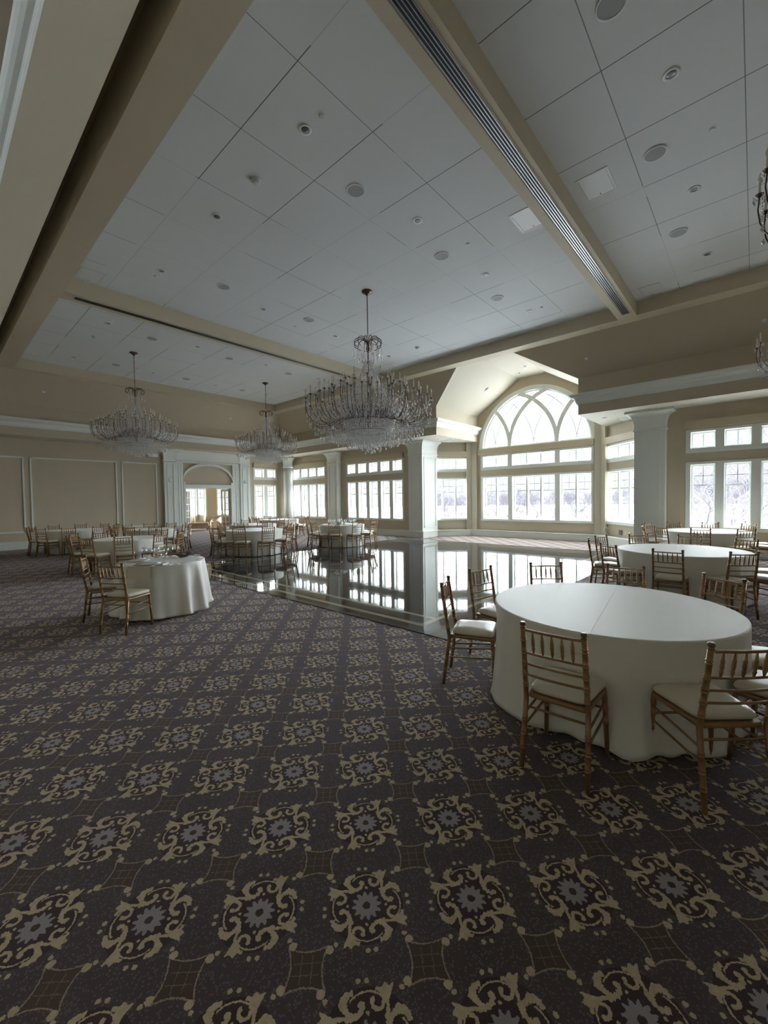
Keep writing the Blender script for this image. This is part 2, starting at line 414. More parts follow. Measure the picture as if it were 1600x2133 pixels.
# left diagonal: from (14.50,11.08) to (16.25,9.33); travelling so that +w points outward (x+y growing)
pL,qL=(14.50,11.08),(16.25,9.33)
def mirrored(p,q):
    pass
angL=math.atan2(qL[1]-pL[1],qL[0]-pL[0]); TL=local_frame(pL,angL)   # +w = rotate u by +90deg = (+,+) outward
LL=math.hypot(qL[0]-pL[0],qL[1]-pL[1])
hh=window_set(TL,.56,2.40,[(.63,2.35,3)],'%s three-light window on the left slanted wall of the bay')
wall_mesh(TL,-.30,LL+.0,ZTOP,hh,'wall_bay_left')
pR,qR=(16.25,4.04),(14.46,2.25)
angR=math.atan2(qR[1]-pR[1],qR[0]-pR[0]); TR=local_frame(pR,angR)
LR=math.hypot(qR[0]-pR[0],qR[1]-pR[1])
hh=window_set(TR,.10,1.95,[(.17,1.89,3)],'%s three-light window on the right slanted wall of the bay')
wall_mesh(TR,0,LR+.3,ZTOP,hh,'wall_bay_right')
# centre of the bay
TC=local_frame((XC,0),-PI/2)
zsC=1.0
hh=window_set(TC,-8.87,-4.34,[(-8.76,-7.63,2),(-7.44,-5.72,3),(-5.53,-4.42,2)],'%s seven-light window below the arched window of the bay',zs=1.02,boardz=False)
ZA=3.73; RA=2.29; YA=6.60          # arch springing, outer radius, centre
wall_mesh(TC,-9.33,-4.04,3.50,hh,'wall_bay_center')
mb=MB(); N=48
ys=[9.33,8.89+.0]+[YA+RA*cos(PI*i/N) for i in range(N+1)]+[4.04]
ys=[9.33]+[YA+RA*cos(PI*i/N) for i in range(N+1)]+[4.04]
def za(y):
    d=RA*RA-(y-YA)**2; return ZA+(math.sqrt(d) if d>0 else 0)
for x0,x1 in ((XC,XC+.25),):
    for a,b in zip(ys[:-1],ys[1:]):
        if abs(a-b)<1e-6: continue
        zaA=za(a) if abs(a-YA)<=RA+1e-6 else 3.5; zaB=za(b) if abs(b-YA)<=RA+1e-6 else 3.5
        if a==9.33: zaA=3.5; zaB=3.5
        if b==4.04: zaA=3.5; zaB=3.5
        mb.poly([(x0,a,zaA),(x0,b,zaB),(x0,b,ZTOP),(x0,a,ZTOP)]); mb.poly([(x1,a,zaA),(x1,a,ZTOP),(x1,b,ZTOP),(x1,b,zaB)])
        mb.poly([(x0,a,zaA),(x1,a,zaA),(x1,b,zaB),(x0,b,zaB)])
struct(mb.obj('wall_bay_center',M_wall))
# sill board of the arch
mb=MB(); mb.box(XC-.10,XC+.25,YA-2.28,YA+2.38,3.50,ZA); struct(mb.obj('trim_30',M_board))
# arched window: outer casing + intersecting tracery
def arc_bar(mb,cy,r,a0,a1,wd,x0,x1,n=24,clip=None):
    P=[]
    for i in range(n+1):
        a=a0+(a1-a0)*i/n
        y,z=cy+r*cos(a),ZA+r*sin(a)
        if clip and math.hypot(y-YA,z-ZA)>clip: break
        P.append((cy+(r-wd/2)*cos(a),ZA+(r-wd/2)*sin(a),cy+(r+wd/2)*cos(a),ZA+(r+wd/2)*sin(a)))
    for p,q in zip(P[:-1],P[1:]):
        b=len(mb.v)
        for s in (p,q): mb.v+=[(x0,s[0],s[1]),(x0,s[2],s[3]),(x1,s[2],s[3]),(x1,s[0],s[1])]
        for k in range(4): mb.face([b+k,b+(k+1)%4,b+4+(k+1)%4,b+4+k])
    return P
root=empty('window_40',(XC,YA,ZA)); struct(root,'large half-round window with intersecting white gothic tracery high in the bay','window')
def Lr(m_,r_): m_.v=[(v[0]-r_.location.x,v[1]-r_.location.y,v[2]-r_.location.z) for v in m_.v]; return m_
mb=MB(); arc_bar(mb,YA,RA-.04,0,PI,.17,XC-.03,XC+.22,48); arc_bar(mb,YA,RA-.15,0,PI,.06,XC+.06,XC+.22,48)
mb.box(XC-.02,XC+.22,YA-RA+.04,YA+RA-.04,ZA-.02,ZA+.05)
Lr(mb,root).obj('window_frame',M_white,root)
RM=2.20; m1,m2=7.55,5.65
mb=MB()
for my in (m1,m2):
    arc_bar(mb,my-RM,RM,0,rad(100),.155,XC-.01-.003*my,XC+.20,40,clip=RA-.06)
    arc_bar(mb,my+RM,RM,PI,PI-rad(100),.150,XC+.012-.003*my,XC+.196,40,clip=RA-.06)
Lr(mb,root).obj('tracery',M_white,root)
mb=MB()
for my in (8.24,6.60,4.96):
    arc_bar(mb,my-RM,RM,0,rad(100),.02,XC+.13,XC+.15,40,clip=RA-.1)
    arc_bar(mb,my+RM,RM,PI,PI-rad(100),.02,XC+.13,XC+.15,40,clip=RA-.1)
    mb.box(XC+.12,XC+.15,my-.015,my+.015,ZA+.05,ZA+.3)
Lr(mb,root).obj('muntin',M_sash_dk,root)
mb=MB(); mb.poly([(XC+.14,YA+(RA-.1)*cos(PI*i/40),ZA+(RA-.1)*sin(PI*i/40)) for i in range(41)])
Lr(mb,root).obj('pane',M_glass,root)

# ------------------------------------------------------------------ left end wall (y = YL)
TY=local_frame((0,YL),0)      # u = x , w = +y
hy=window_set(TY,11.93,13.38,[(12.03,12.58,1),(12.78,13.30,1)],'%s two-light window beside the french doors')
DOOR=(8.22,10.70)
door_hole=(8.30,10.62,0,2.31)
wall_mesh(TY,XN-.25,XW+.25,ZTOP,hy+[door_hole],'wall_left')
wall_mesh(local_frame((XN,0),PI/2),YR-.25,YL+.25,ZTOP,[],'wall_near')   # u=+y, w=-x
wall_mesh(local_frame((0,YR),PI),-XW-.25,-XN+.25,ZTOP,[],'wall_right')  # u=-x, w=-y
mb=MB(); mb.box(XN-.3,17,YR-.3,YL+.3,ZTOP,ZTOP+.15); struct(mb.obj('roof_light_block',M_wall)); bpy.data.objects['roof_light_block'].name='ceiling_light_block'  # unseen cover added above the room to keep light from leaking in

# baseboards / low convector ledges along the walls
def ledge(mb,T,u0,u1,d=.22,zt=.265):
    tbox(mb,T,u0,u1,-d,0,0,zt-.03); tbox(mb,T,u0,u1,-d-.015,0,zt-.03,zt)
mb=MB(); ledge(mb,TX,-20.15,-11.08); ledge(mb,TX,-1.9,6.95); struct(mb.obj('baseboard_back',M_white))
mb=MB()
pts=[(14.25+.3,11.03),(16.25,9.33),(16.25,4.04),(14.40,2.19)]
inn=[(14.25,10.90),(15.98,9.19),(15.98,4.19),(14.25,2.46)]
mb.prism([(14.3,10.99)]+inn[:1]+inn[1:]+[(14.3,2.2)]+[(16.2,4.1),(16.2,9.27)],0,.235)
mb.prism([(14.3,10.99)]+[(14.25,10.88),(15.965,9.183),(15.965,4.197),(14.25,2.48)]+[(14.3,2.2)]+[(16.2,4.1),(16.2,9.27)],.235,.265)
struct(mb.obj('baseboard_bay',M_white))
mb=MB(); ledge(mb,TY,XN,7.36,.14,.295); ledge(mb,TY,11.65,14.25,.14,.295); struct(mb.obj('baseboard_left',M_white))
mb=MB(); ledge(mb,local_frame((XN,0),PI/2),YR,YL,.05,.25); struct(mb.obj('baseboard_near',M_white))

# columns
def column(name,x0,x1,y0,y1,front,cap=(True,True,True,True),label=None,pl=.10):
    """square column: plinth, shaft, neck band and cavetto capital. cap flags: -x,+x,-y,+y grow"""
    root=empty(name,((x0+x1)/2,(y0+y1)/2,0)); struct(root,label,'column')
    cx,cy=root.location.x,root.location.y
    def ringrect(o): return (x0-(o if cap[0] else 0)-cx,x1+(o if cap[1] else 0)-cx,y0-(o if cap[2] else 0)-cy,y1+(o if cap[3] else 0)-cy)
    def loft(prof):
        mb=MB(); b=0
        for o,z in prof:
            a=ringrect(o); mb.v+=[(a[0],a[2],z),(a[1],a[2],z),(a[1],a[3],z),(a[0],a[3],z)]
        for i in range(len(prof)-1):
            for k in range(4): mb.face([4*i+k,4*i+(k+1)%4,4*i+4+(k+1)%4,4*i+4+k])
        mb.face([3,2,1,0]); n=4*(len(prof)-1); mb.face([n,n+1,n+2,n+3]); return mb
    loft([(pl,0),(pl,.235),(pl+.015,.235),(pl+.015,.265),(.03,.285),(0,.30)]).obj('plinth',M_white,root)
    loft([(0,.28),(0,3.56)]).obj('shaft',M_white,root)
    prof=[(0,3.50),(.02,3.51),(.035,3.535),(.02,3.56),(.006,3.565)]
    for i in range(9):
        t=i/8*PI/2; prof.append((.006+.19*(1-cos(t)),3.66+.345*sin(t)))
    prof+=[(.215,4.01),(.215,4.07)]
    loft(prof).obj('capital',M_white,root)
    mb=MB()
    if 'x' in front:
        X=x0-cx; ya,yb=y0-cy+.12,y1-cy-.12
        for a in ((ya,ya+.03,.42,3.40),(yb-.03,yb,.42,3.40),(ya,yb,.42,.45),(ya,yb,3.37,3.40)): mb.box(X-.018,X+.005,*a)
    if 'y' in front:
        Y=y0-cy; xa,xb=x0-cx+.12,x1-cx-.12
        for a in ((xa,xa+.03,.42,3.40),(xb-.03,xb,.42,3.40),(xa,xb,.42,.45),(xa,xb,3.37,3.40)): mb.box(a[0],a[1],Y-.018,Y+.005,a[2],a[3])
    if mb.v: mb.obj('panel_moulding',M_white,root)
    return root
column('trim_column_1',13.95,15.05,10.35,11.08,'x y',label='square white column at the left corner of the bay',cap=(True,False,True,True))
column('trim_column_2',13.95,14.30,15.68,16.40,'x',label='square white column between the two left window groups',cap=(True,False,True,True))
column('trim_column_3',13.95,15.05,1.88,2.64,'x',label='square white column at the right corner of the bay',cap=(True,False,True,True))
column('trim_column_4',13.95,14.30,-3.3,-2.6,'x',label='square white column further right on the window wall',cap=(True,False,True,True))
column('trim_column_5',7.36,7.90,20.0,20.3,'y',label='white panelled pilaster left of the french doors',cap=(True,True,True,False))
column('trim_column_6',11.10,11.66,20.0,20.3,'y',label='white panelled pilaster right of the french doors',cap=(True,True,True,False))
root=empty('trim_round_column',(13.82,19.65,0)); struct(root,'round white column in the far corner of the room','column')
mb=MB(); mb.lathe([(.33,0),(.33,.27),(.30,.30)],32); mb.obj('plinth',M_white,root)
mb=MB(); mb.lathe([(.25,.28),(.25,3.5)],32); mb.obj('shaft',M_white,root)
mb=MB(); mb.lathe([(.25,3.48),(.28,3.5),(.29,3.53),(.26,3.56)]+[(.255+.14*(1-cos(i/8*PI/2)),3.66+.34*sin(i/8*PI/2)) for i in range(9)]+[(.41,4.02),(.41,4.07)],32); mb.obj('capital',M_white,root)
# bay corner pilasters
mb=MB(); mb.prism([(16.07,9.51),(16.00,9.44),(16.15,9.29),(16.15,9.05),(16.28,9.05),(16.30,9.36)],.2,5.6); struct(mb.obj('trim_31',M_cream))
mb=MB(); mb.prism([(16.28,4.30),(16.15,4.30),(16.15,4.08),(15.98,3.91),(16.05,3.84),(16.30,4.02)],.2,5.6); struct(mb.obj('trim_32',M_cream))

# ------------------------------------------------------------------ fascia, soffit, slopes, beams
def wallstrip(mb,P,z0,z1):
    for a,b in zip(P[:-1],P[1:]): mb.poly([(a[0],a[1],z0),(b[0],b[1],z0),(b[0],b[1],z1),(a[0],a[1],z1)])
YD1,YD2=9.02,3.93     # dormer side faces
path=[(XC,YD2),(XF,YD2),(XF,YFR),(XFN,YFR),(XFN,YF),(XF,YF),(XF,YD1),(XC,YD1)]
mb=MB(); wallstrip(mb,path,ZS,ZV+.06); struct(mb.obj('trim_fascia',M_wall))
# soffit
mb=MB()
mb.poly([(XF,YD1,ZS),(XF,YF,ZS),(XW+.1,YF,ZS),(XW+.1,11.2,ZS),(15.05,10.6,ZS),(16.25,9.33,ZS),(16.25,YD1,ZS)][::-1])
mb.poly([(XF,YF,ZS),(XFN,YF,ZS),(XFN,YFR,ZS),(XN,YFR,ZS),(XN,YL,ZS),(XW+.1,YL,ZS),(XW+.1,YF,ZS)])
mb.poly([(XFN,YFR,ZS),(XW+.1,YFR,ZS),(XW+.1,YR,ZS),(XN,YR,ZS),(XN,YFR,ZS)])
mb.poly([(16.40,YD2,ZS),(16.40,4.2,ZS),(14.2,2.0,ZS)][::-1]); mb.poly([(XF,YD2,ZS),(16.14,YD2,ZS),(14.46,2.25,ZS),(XW+.1,2.0,ZS),(XW+.1,YFR,ZS),(XF,YFR,ZS)])
struct(mb.obj('ceiling_soffit',M_soff))
# crown moulding swept along the fascia path
def sweep(mb,P,prof,closed=False):
    n=len(P); rings=[]
    for i,p in enumerate(P):
        p=Vector(p)
        d0=(p-Vector(P[i-1])).normalized() if i>0 else None; d1=(Vector(P[i+1])-p).normalized() if i<n-1 else None
        n0=Vector((d0.y,-d0.x)) if d0 is not None else None; n1=Vector((d1.y,-d1.x)) if d1 is not None else None
        if n0 is None: m_=n1
        elif n1 is None: m_=n0
        else:
            m_=(n0+n1); m_=m_/m_.length; m_=m_/max(.2,m_.dot(n0))
        rings.append([(p.x+m_.x*o,p.y+m_.y*o,z) for o,z in prof])
    for a,b in zip(rings[:-1],rings[1:]):
        for k in range(len(prof)-1): mb.poly([a[k],b[k],b[k+1],a[k+1]])
    mb.poly(rings[0]); mb.poly(rings[-1][::-1])
crown=[(0,4.37),(.02,4.37),(.03,4.40),(.05,4.42),(.06,4.46)]+[(.06+.10*(1-cos(i/5*PI/2)),4.46+.10*sin(i/5*PI/2)) for i in range(1,6)]+[(.175,4.575),(.185,4.60),(.205,4.62),(.205,4.66),(0,4.70)]
# outward (room side) normal is to the right of travel for this path reversed
sign=[(-a,b) for a,b in crown]
mb=MB(); sweep(mb,path,crown)
struct(mb.obj('trim_crown',M_white),'white crown moulding running round the room above the columns','moulding')
# slopes
mb=MB()
mb.poly([(12.24,18.1,ZB),(12.24,7.59,ZB),(XF,YD1,ZV),(XF,YF,ZV)])
mb.poly([(12.24,5.55,ZB),(12.24,-4.9,ZB),(XF,YFR,ZV),(XF,YD2,ZV)])
mb.poly([(1.42,18.1,ZB),(12.24,18.1,ZB),(XF,YF,ZV),(XFN,YF,ZV)])
mb.poly([(1.42,-4.9,ZB),(XFN,YFR,ZV),(XF,YFR,ZV),(12.24,-4.9,ZB)])
mb.poly([(1.42,-4.9,ZB),(1.42,18.1,ZB),(XFN,YF,ZV),(XFN,YFR,ZV)])
struct(mb.obj('ceiling_slope',M_wall))
# dormer vault over the bay
ZFl=6.44; C1,C2=7.12,6.02
mb=MB()
mb.poly([(12.24,7.59,ZB),(12.24,C1,ZFl),(XC,C1,ZFl),(XC,YD1,ZV+.04),(XF,YD1,ZV)])
mb.poly([(12.24,5.55,ZB),(XF,YD2,ZV),(XC,YD2,ZV+.04),(XC,C2,ZFl),(12.24,C2,ZFl)])
mb.poly([(12.24,C1,ZFl),(12.24,C2,ZFl),(XC,C2,ZFl),(XC,C1,ZFl)])
struct(mb.obj('ceiling_vault',M_cream))
# dark pocket behind near beam
mb=MB(); mb.poly([(1.42,-4.9,ZB),(1.42,18.1,ZB),(1.42,18.1,6.7),(1.42,-4.9,6.7)]); mb.poly([(1.42,-4.9,6.7),(1.667,-4.9,6.7),(1.667,18.1,6.7),(1.42,18.1,6.7)]); struct(mb.obj('ceiling_pocket',M_wall))
# beams
B1=(2.205,2.617); B2=(10.74,11.18)
def beam(name,x0,x1,y0,y1,zt=6.75):
    mb=MB(); mb.box(x0,x1,y0,y1,ZB,zt); return struct(mb.obj(name,M_beam))
beam('trim_beam_near',1.667,2.10,-4.9,18.1); beam('trim_beam_back',11.85,12.24,-4.9,18.1)
beam('trim_beam_left',2.10,11.85,17.84,18.1); beam('trim_beam_right',2.10,11.85,-4.9,-4.64)
def slot_beam(name,y0,y1,lab):
    b=beam(name,2.10,11.85,y0,y1); 
    ym=(y0+y1)/2-.036; root=empty('slot_air_diffuser',(6.9,ym,ZB-.001)); tag(root,lab,'air vent','linear slot vents in the ceiling beams')
    mb=MB(); mb.box(-4.62,4.70,-.075,.075,-.006,0); o=mb.obj('housing',M_alu,root)
    mb=MB(); mb.box(-4.62,4.70,-.098,-.090,-.010,0); mb.box(-4.62,4.70,.090,.098,-.010,0); mb.obj('edge_trim',M_cream,root)
    for k in range(4):
        mb=MB(); y=-.0525+.035*k; mb.box(-4.58,4.66,y-.0105,y+.0105,-.009,-.002); mb.obj('slot',M_black,root)
slot_beam('trim_beam_1',*B1,'long black and silver slot vent in the ceiling beam overhead right of centre')
slot_beam('trim_beam_2',*B2,'long grey slot vent in the farther ceiling beam above the left chandeliers')
mb=MB()
for a,b in ((-4.64,B1[0]),(B1[1],B2[0]),(B2[1],17.84)): mb.poly([(2.10,a,ZC),(2.10,b,ZC),(11.85,b,ZC),(11.85,a,ZC)])
struct(mb.obj('ceiling',M_ceil))

# ------------------------------------------------------------------ wall panel mouldings, entry surround
def frame_mould(mb,T,u0,u1,z0,z1,w=.05,d=.03):
    for a in ((u0,u0+w,z0,z1),(u1-w,u1,z0,z1),(u0,u1,z0,z0+w),(u0,u1,z1-w,z1)): tbox(mb,T,a[0],a[1],-d,.002,a[2],a[3]); 
mb=MB()
for u0,u1 in ((-.6,2.53),(2.70,5.53),(5.70,7.10)): frame_mould(mb,TY,u0,u1,.60,3.41)
struct(mb.obj('trim_panel_frames',M_white))
# entry: white surround with arched tympanum
mb=MB(); e0,e1=7.90,11.10; ax0,ax1=8.22,10.70; zsp,zap=2.62,3.40; axc=(ax0+ax1)/2; axr=(ax1-ax0)/2
def ea(x):
    t=(x-axc)/axr; return zsp+(zap-zsp)*math.sqrt(max(0,1-t*t))
n=32; xs=[ax0+(ax1-ax0)*i/n for i in range(n+1)]; xs=[axc-axr*cos(PI*i/n) for i in range(n+1)]
y0,y1=YL-.10,YL
for a,b in zip(xs[:-1],xs[1:]):
    za_,zb_=ea(a),ea(b)
    mb.hexa([(a,y0,za_),(b,y0,zb_),(b,y1,zb_),(a,y1,za_),(a,y0,za_+.13),(b,y0,zb_+.13),(b,y1,zb_+.13),(a,y1,za_+.13)])
mb.box(e0,ax0,y0,y1,0,3.62); mb.box(ax1,e1,y0,y1,0,3.62)
mb.box(ax0,ax1,y0,y1,3.50,3.62); mb.box(ax0,ax1,y0,y1,2.31,2.46); mb.box(ax0,ax1,y0-.02,y1,2.44,2.48)
mb.box(ax0,ax0+.10,y0-.01,y1,0,2.6); mb.box(ax1-.10,ax1,y0-.01,y1,0,2.6)
mb.box(e0-.02,e1+.02,YL-.15,YL,3.60,4.05); mb.box(e0-.02,e1+.02,YL-.19,YL,3.60,3.66); mb.box(e0-.02,e1+.02,YL-.23,YL,3.98,4.07)
for u in (8.00,10.86): mb.box(u,u+.03,y0-.015,y1,.4,3.45); mb.box(u+.11,u+.14,y0-.015,y1,.4,3.45)
struct(mb.obj('trim_entry',M_white),'white arched surround framing the open french doors','door surround')
# french doors
def french_door(name,hx,hy,ang,lab,w=1.10):
    root=empty(name,(hx,hy,0),ang); struct(root,lab,'door')
    T=lambda u,wv,z:(u,wv,z)
    mb=MB(); hs=[]
    rows,cols=6,2; sx,sb,st=.10,.24,.10
    gw=(w-2*sx); gh=(2.28-sb-st)
    for r_ in range(rows):
        for c_ in range(cols):
            a=sx+gw*c_/cols+.012; b=sx+gw*(c_+1)/cols-.012; c=sb+gh*r_/rows+.012; d=sb+gh*(r_+1)/rows-.012
            hs.append((a,b,c,d))
    grid_plate(mb,T,0,w,.01,2.28,-.02,.02,hs); mb.obj('door_leaf',M_white,root)
    mb=MB(); mb.poly([(sx,0,sb),(w-sx,0,sb),(w-sx,0,2.18),(sx,0,2.18)]); mb.obj('pane',M_glass,root)
    mb=MB(); mb.tube([(w-.05,-.02,1.0),(w-.05,-.06,1.0),(w-.15,-.065,1.0)],.01,6); mb.obj('door_handle',M_steel,root)
french_door('door_1',8.32,YL+.12,rad(54),'left white french door swung open into the lounge')
french_door('door_2',10.60,YL+.12,rad(84),'right white french door with small glass panes, standing open')
# lounge behind the doors
mb=MB()
TLg=local_frame((0,26.6),0)
hl=window_set(TLg,10.55,12.35,panes(10.62,12.28,3,.50),'%s window of the lounge seen through the open doors, left one')
hl+=window_set(TLg,13.0,14.6,panes(13.07,14.53,3,.44),'%s window of the lounge seen through the open doors, right one')
wall_mesh(TLg,5,15.1,4.2,hl,'wall_lounge_back')
wall_mesh(local_frame((6.4,0),PI/2),YL+.25,26.7,4.2,[],'wall_lounge_left'); wall_mesh(local_frame((14.95,26.7),math.atan2(20.4-26.7,11.75-14.95)),0,7.02,4.2,[(3.2,5.0,.8,3.0)],'wall_lounge_right',th=.10)  # opening in the right wall is added to let daylight brighten the lounge
mb=MB(); mb.poly([(5,YL+.2,4.2),(11.8,YL+.2,4.2),(15.1,27,4.2),(5,27,4.2)]); struct(mb.obj('ceiling_lounge',M_soff))
mb=MB(); mb.box(6.5,14.9,26.42,26.6,0,.58); struct(mb.obj('baseboard_lounge',M_sofadk))

# ------------------------------------------------------------------ ceiling fittings
def dup(proto,loc,label,group,cat):
    c=copy_tree(proto); c.location=loc; tag(c,label,cat,group); return c
def first_or(proto_holder,maker,loc,label,group,cat):
    if proto_holder[0] is None:
        o=maker(); o.location=loc; tag(o,label,cat,group); proto_holder[0]=o; return o
    return dup(proto_holder[0],loc,label,group,cat)
def mk_speaker():
    r=empty('ceiling_speaker'); mb=MB(); mb.lathe([(.145,0),(.145,-.012),(.125,-.014),(.122,0)],32); mb.obj('trim_ring',M_wplas,r)
    mb=MB(); mb.lathe([(.124,0),(.123,-.010)],32); mb.obj('grille',M_grille,r); return r
def mk_down():
    r=empty('recessed_downlight'); mb=MB(); mb.lathe([(.085,0),(.085,-.008),(.055,-.010),(.05,-.002)],28); mb.obj('trim_ring',M_wplas,r)
    mb=MB(); mb.lathe([(.053,-.001),(.048,-.006),(.02,-.009)],20); mb.obj('lamp',M_dlamp,r); return r
def mk_cap():
    r=empty('sprinkler_cap'); mb=MB(); mb.lathe([(.04,0),(.04,-.008)],20); mb.obj('escutcheon',M_wplas,r)
    mb=MB(); mb.lathe([(.033,-.008),(.033,-.018),(.028,-.022)],20); mb.obj('cover_plate',M_wplas,r); return r
def mk_smoke():
    r=empty('smoke_detector'); mb=MB(); mb.lathe([(.075,0),(.072,-.02),(.055,-.03)],24); mb.obj('base',M_wplas,r)
    mb=MB(); mb.lathe([(.045,-.03),(.05,-.045),(.04,-.06),(.012,-.065)],20); mb.obj('sensor_head',M_wplas,r); return r
def mk_access():
    r=empty('access_panel'); mb=MB(); grid_plate(mb,lambda u,w,z:(u,z,-w),-.30,.30,-.22,.22,0,.010,[(-.27,.27,-.19,.19)]); mb.obj('frame',M_wplas,r)
    mb=MB(); mb.box(-.265,.265,-.185,.185,-.008,0); mb.obj('hatch',M_wplas,r)
    mb=MB(); mb.lathe([(.012,-.008),(.012,-.012)],10,(.22,0,0)); mb.obj('latch',M_dlamp,r); return r
ROWX={0:'nearest',1:'middle',2:'farthest'}
BAYN={1.08:'right-hand ceiling bay',4.62:'middle ceiling bay, right row',8.80:'middle ceiling bay, left row',13.07:'left ceiling bay, near row',16.43:'left ceiling bay, far row'}
hs=[None]
for i,x in enumerate((4.60,6.96,9.31)):
    for y in BAYN: first_or(hs,mk_speaker,(x,y,ZC),'round ceiling speaker, %s of three, %s'%(ROWX[i],BAYN[y]),'round ceiling speakers','speaker')
BAYD={.75:'right-hand ceiling bay',4.34:'middle ceiling bay, right row',9.13:'middle ceiling bay, left row',12.79:'left ceiling bay, near row',16.51:'left ceiling bay, far row'}
hs=[None]; NTH=('first','second','third','fourth')
for i,x in enumerate((3.43,5.80,8.18,10.53)):
    for y in BAYD: first_or(hs,mk_down,(x,y,ZC),'small recessed downlight, %s in its row, %s'%(NTH[i],BAYD[y]),'recessed downlights','downlight')
first_or(hs,mk_down,(3.43,6.73,ZC),'small recessed downlight in the middle of the central bay between smoke detector and beam','recessed downlights','downlight')
hs=[None]
for x,y,l in ((3.45,4.04,'nearest, beside the closest downlight'),(6.97,4.05,'near the speaker left of the slot vent'),(10.53,4.03,'beside the farthest downlight of the middle bay'),(7.02,.46,'alone on the right-hand bay'),(3.43,9.42,'by the downlight at the left of the middle bay'),(6.96,9.41,'behind the main chandelier hook'),(3.43,12.5,'near the smoke detector of the left bay'),(3.43,16.8,'in the far left corner of the ceiling')):
    first_or(hs,mk_cap,(x,y,ZC),'tiny white sprinkler cap, '+l,'sprinkler caps','sprinkler')
n_sl=Vector((.86,0,.94))
hs=[None]
for x,y,l in ((3.45,5.55,'nearest one, on the middle bay'),(3.43,14.07,'one on the left bay'),(10.52,7.94,'small far one near the back beam'),(10.4,16.2,'one beyond the far left chandelier')):
    first_or(hs,mk_smoke,(x,y,ZC),'white smoke detector on the ceiling, '+l,'smoke detectors','smoke detector')
hs=[None]
for x,y,rz,l in ((7.08,2.93,0,'left of the slot vent'),(7.04,1.85,0,'right of the slot vent'),(2.50,10.40,PI/2,'in the corner by the near beam and second vent'),(2.46,17.50,PI/2,'in the far left ceiling corner'),(11.45,1.85,0,'at the far end of the right-hand bay'),(5.6,17.5,0,'at the back edge of the left bay')):
    o=first_or(hs,mk_access,(x,y,ZC),'rectangular white ceiling access panel '+l,'ceiling access panels','access panel'); o.rotation_euler=(0,0,rz)
# side-wall sprinkler caps on the slopes
for P_,rot,l in (((12.71,3.60,5.565),(0,rad(47.5),0),'slope right of the bay'),((12.73,-.12,5.545),(0,rad(47.5),0),'slope at the far right'),((2.96,18.66,5.60),(rad(-49.5),0,0),'left slope near the corner'),((9.9,18.66,5.60),(rad(-49.5),0,0),'left slope behind the middle chandelier')):
    mb=MB(); mb.lathe([(.05,.0),(.05,-.014),(.035,-.022)],16); o=mb.obj('sprinkler_cap',M_wplas); o.location=P_; o.rotation_euler=rot
    tag(o,'white sprinkler cap on the tan ceiling '+l,'sprinkler','sprinkler caps')
hs=[None]
for P_,l in (((15.0,7.9,0),'left'),((15.5,6.8,0),'middle'),((14.9,6.3,0),'right')):
    z=ZFl if 6.02<P_[1]<7.12 else 6.44-(P_[1]-7.12)*.68
    o=first_or(hs,lambda:mk_down(),(P_[0],P_[1],z-.012),'recessed downlight in the cream vault over the bay, %s one'%l,'vault downlights','downlight')
    if P_[1]>7.12: o.rotation_euler=(rad(-34),0,0); 
hs=[None]
for x,y,l in ((14.2,9.7,'left of the bay'),(14.6,9.35,'at the left bay corner'),(14.2,3.5,'right of the bay, outer one'),(14.6,3.2,'right of the bay, inner one')):
    first_or(hs,mk_down,(x,y,ZS),'small recessed downlight in the low soffit '+l,'soffit downlights','downlight')
hs=[None]
for x,y,l in ((15.0,9.7,'left end of the bay soffit'),(15.0,3.0,'right end of the bay soffit')):
    o=first_or(hs,mk_access,(x,y,ZS),'white ventilation grille in the '+l,'soffit grilles','vent')

# ------------------------------------------------------------------ small wall fittings
def wallbox(name,T,u,z,w,h_,d,m,label,cat):
    mb=MB(); tbox(mb,T,u-w/2,u+w/2,-d,0,z-h_/2,z+h_/2); o=mb.obj(name,m); bevel(o,.004); tag(o,label,cat); return o
wallbox('emergency_light',TY,6.95,3.75,.40,.16,.10,M_wplas,'white rectangular emergency light high on the tan wall beside the pilaster','emergency light')
TY2=local_frame((0,20.0),0)
for u,l in ((7.63,'pilaster left of the french doors'),(11.38,'pilaster right of the french doors')):
    mb=MB(); mb.tube([(0,0,0),(0,-.03,0),(0,-.045,0)],[.09,.09,.06],24); o=mb.obj('wall_speaker',M_wplas); o.location=(u,20.0,2.66); tag(o,'round white wall speaker on the '+l,'speaker','round wall speakers')
wallbox('light_switch',local_frame((0,YL-.10),0),10.90,1.90,.16,.07,.02,M_wplas,'small white switch plate right of the french doors','switch')
TPil=local_frame((16.04,9.48),angL)
wallbox('thermostat',TPil,0.08,1.93,.10,.11,.03,M_wplas,'small white thermostat on the left bay pilaster','thermostat')
o=wallbox('power_outlet',TL,2.22,.40,.07,.11,.01,M_wplas,'white power outlet low on the left slanted bay wall','outlet')
wallbox('floor_box_cover',TR,1.02,.42,.16,.16,.02,M_dlamp,'square dark outlet cover low on the right slanted bay wall','outlet')
wallbox('wall_plate',TR,1.28,.42,.07,.11,.01,M_soff,'beige outlet plate right of the dark square cover','outlet')
wallbox('wall_plate',TR,1.48,.42,.07,.11,.01,M_wplas,'white outlet plate farthest right on the slanted bay wall','outlet')
mb=MB(); mb.tube([TR(.22,-.02,.32),TR(.24,-.10,.50),TR(.34,-.12,.56),TR(.44,-.06,.52),TR(.46,-.02,.50)],.012,8)
tag(mb.obj('cable',M_wplas),'short white cable looping out of the right slanted bay wall','cable')

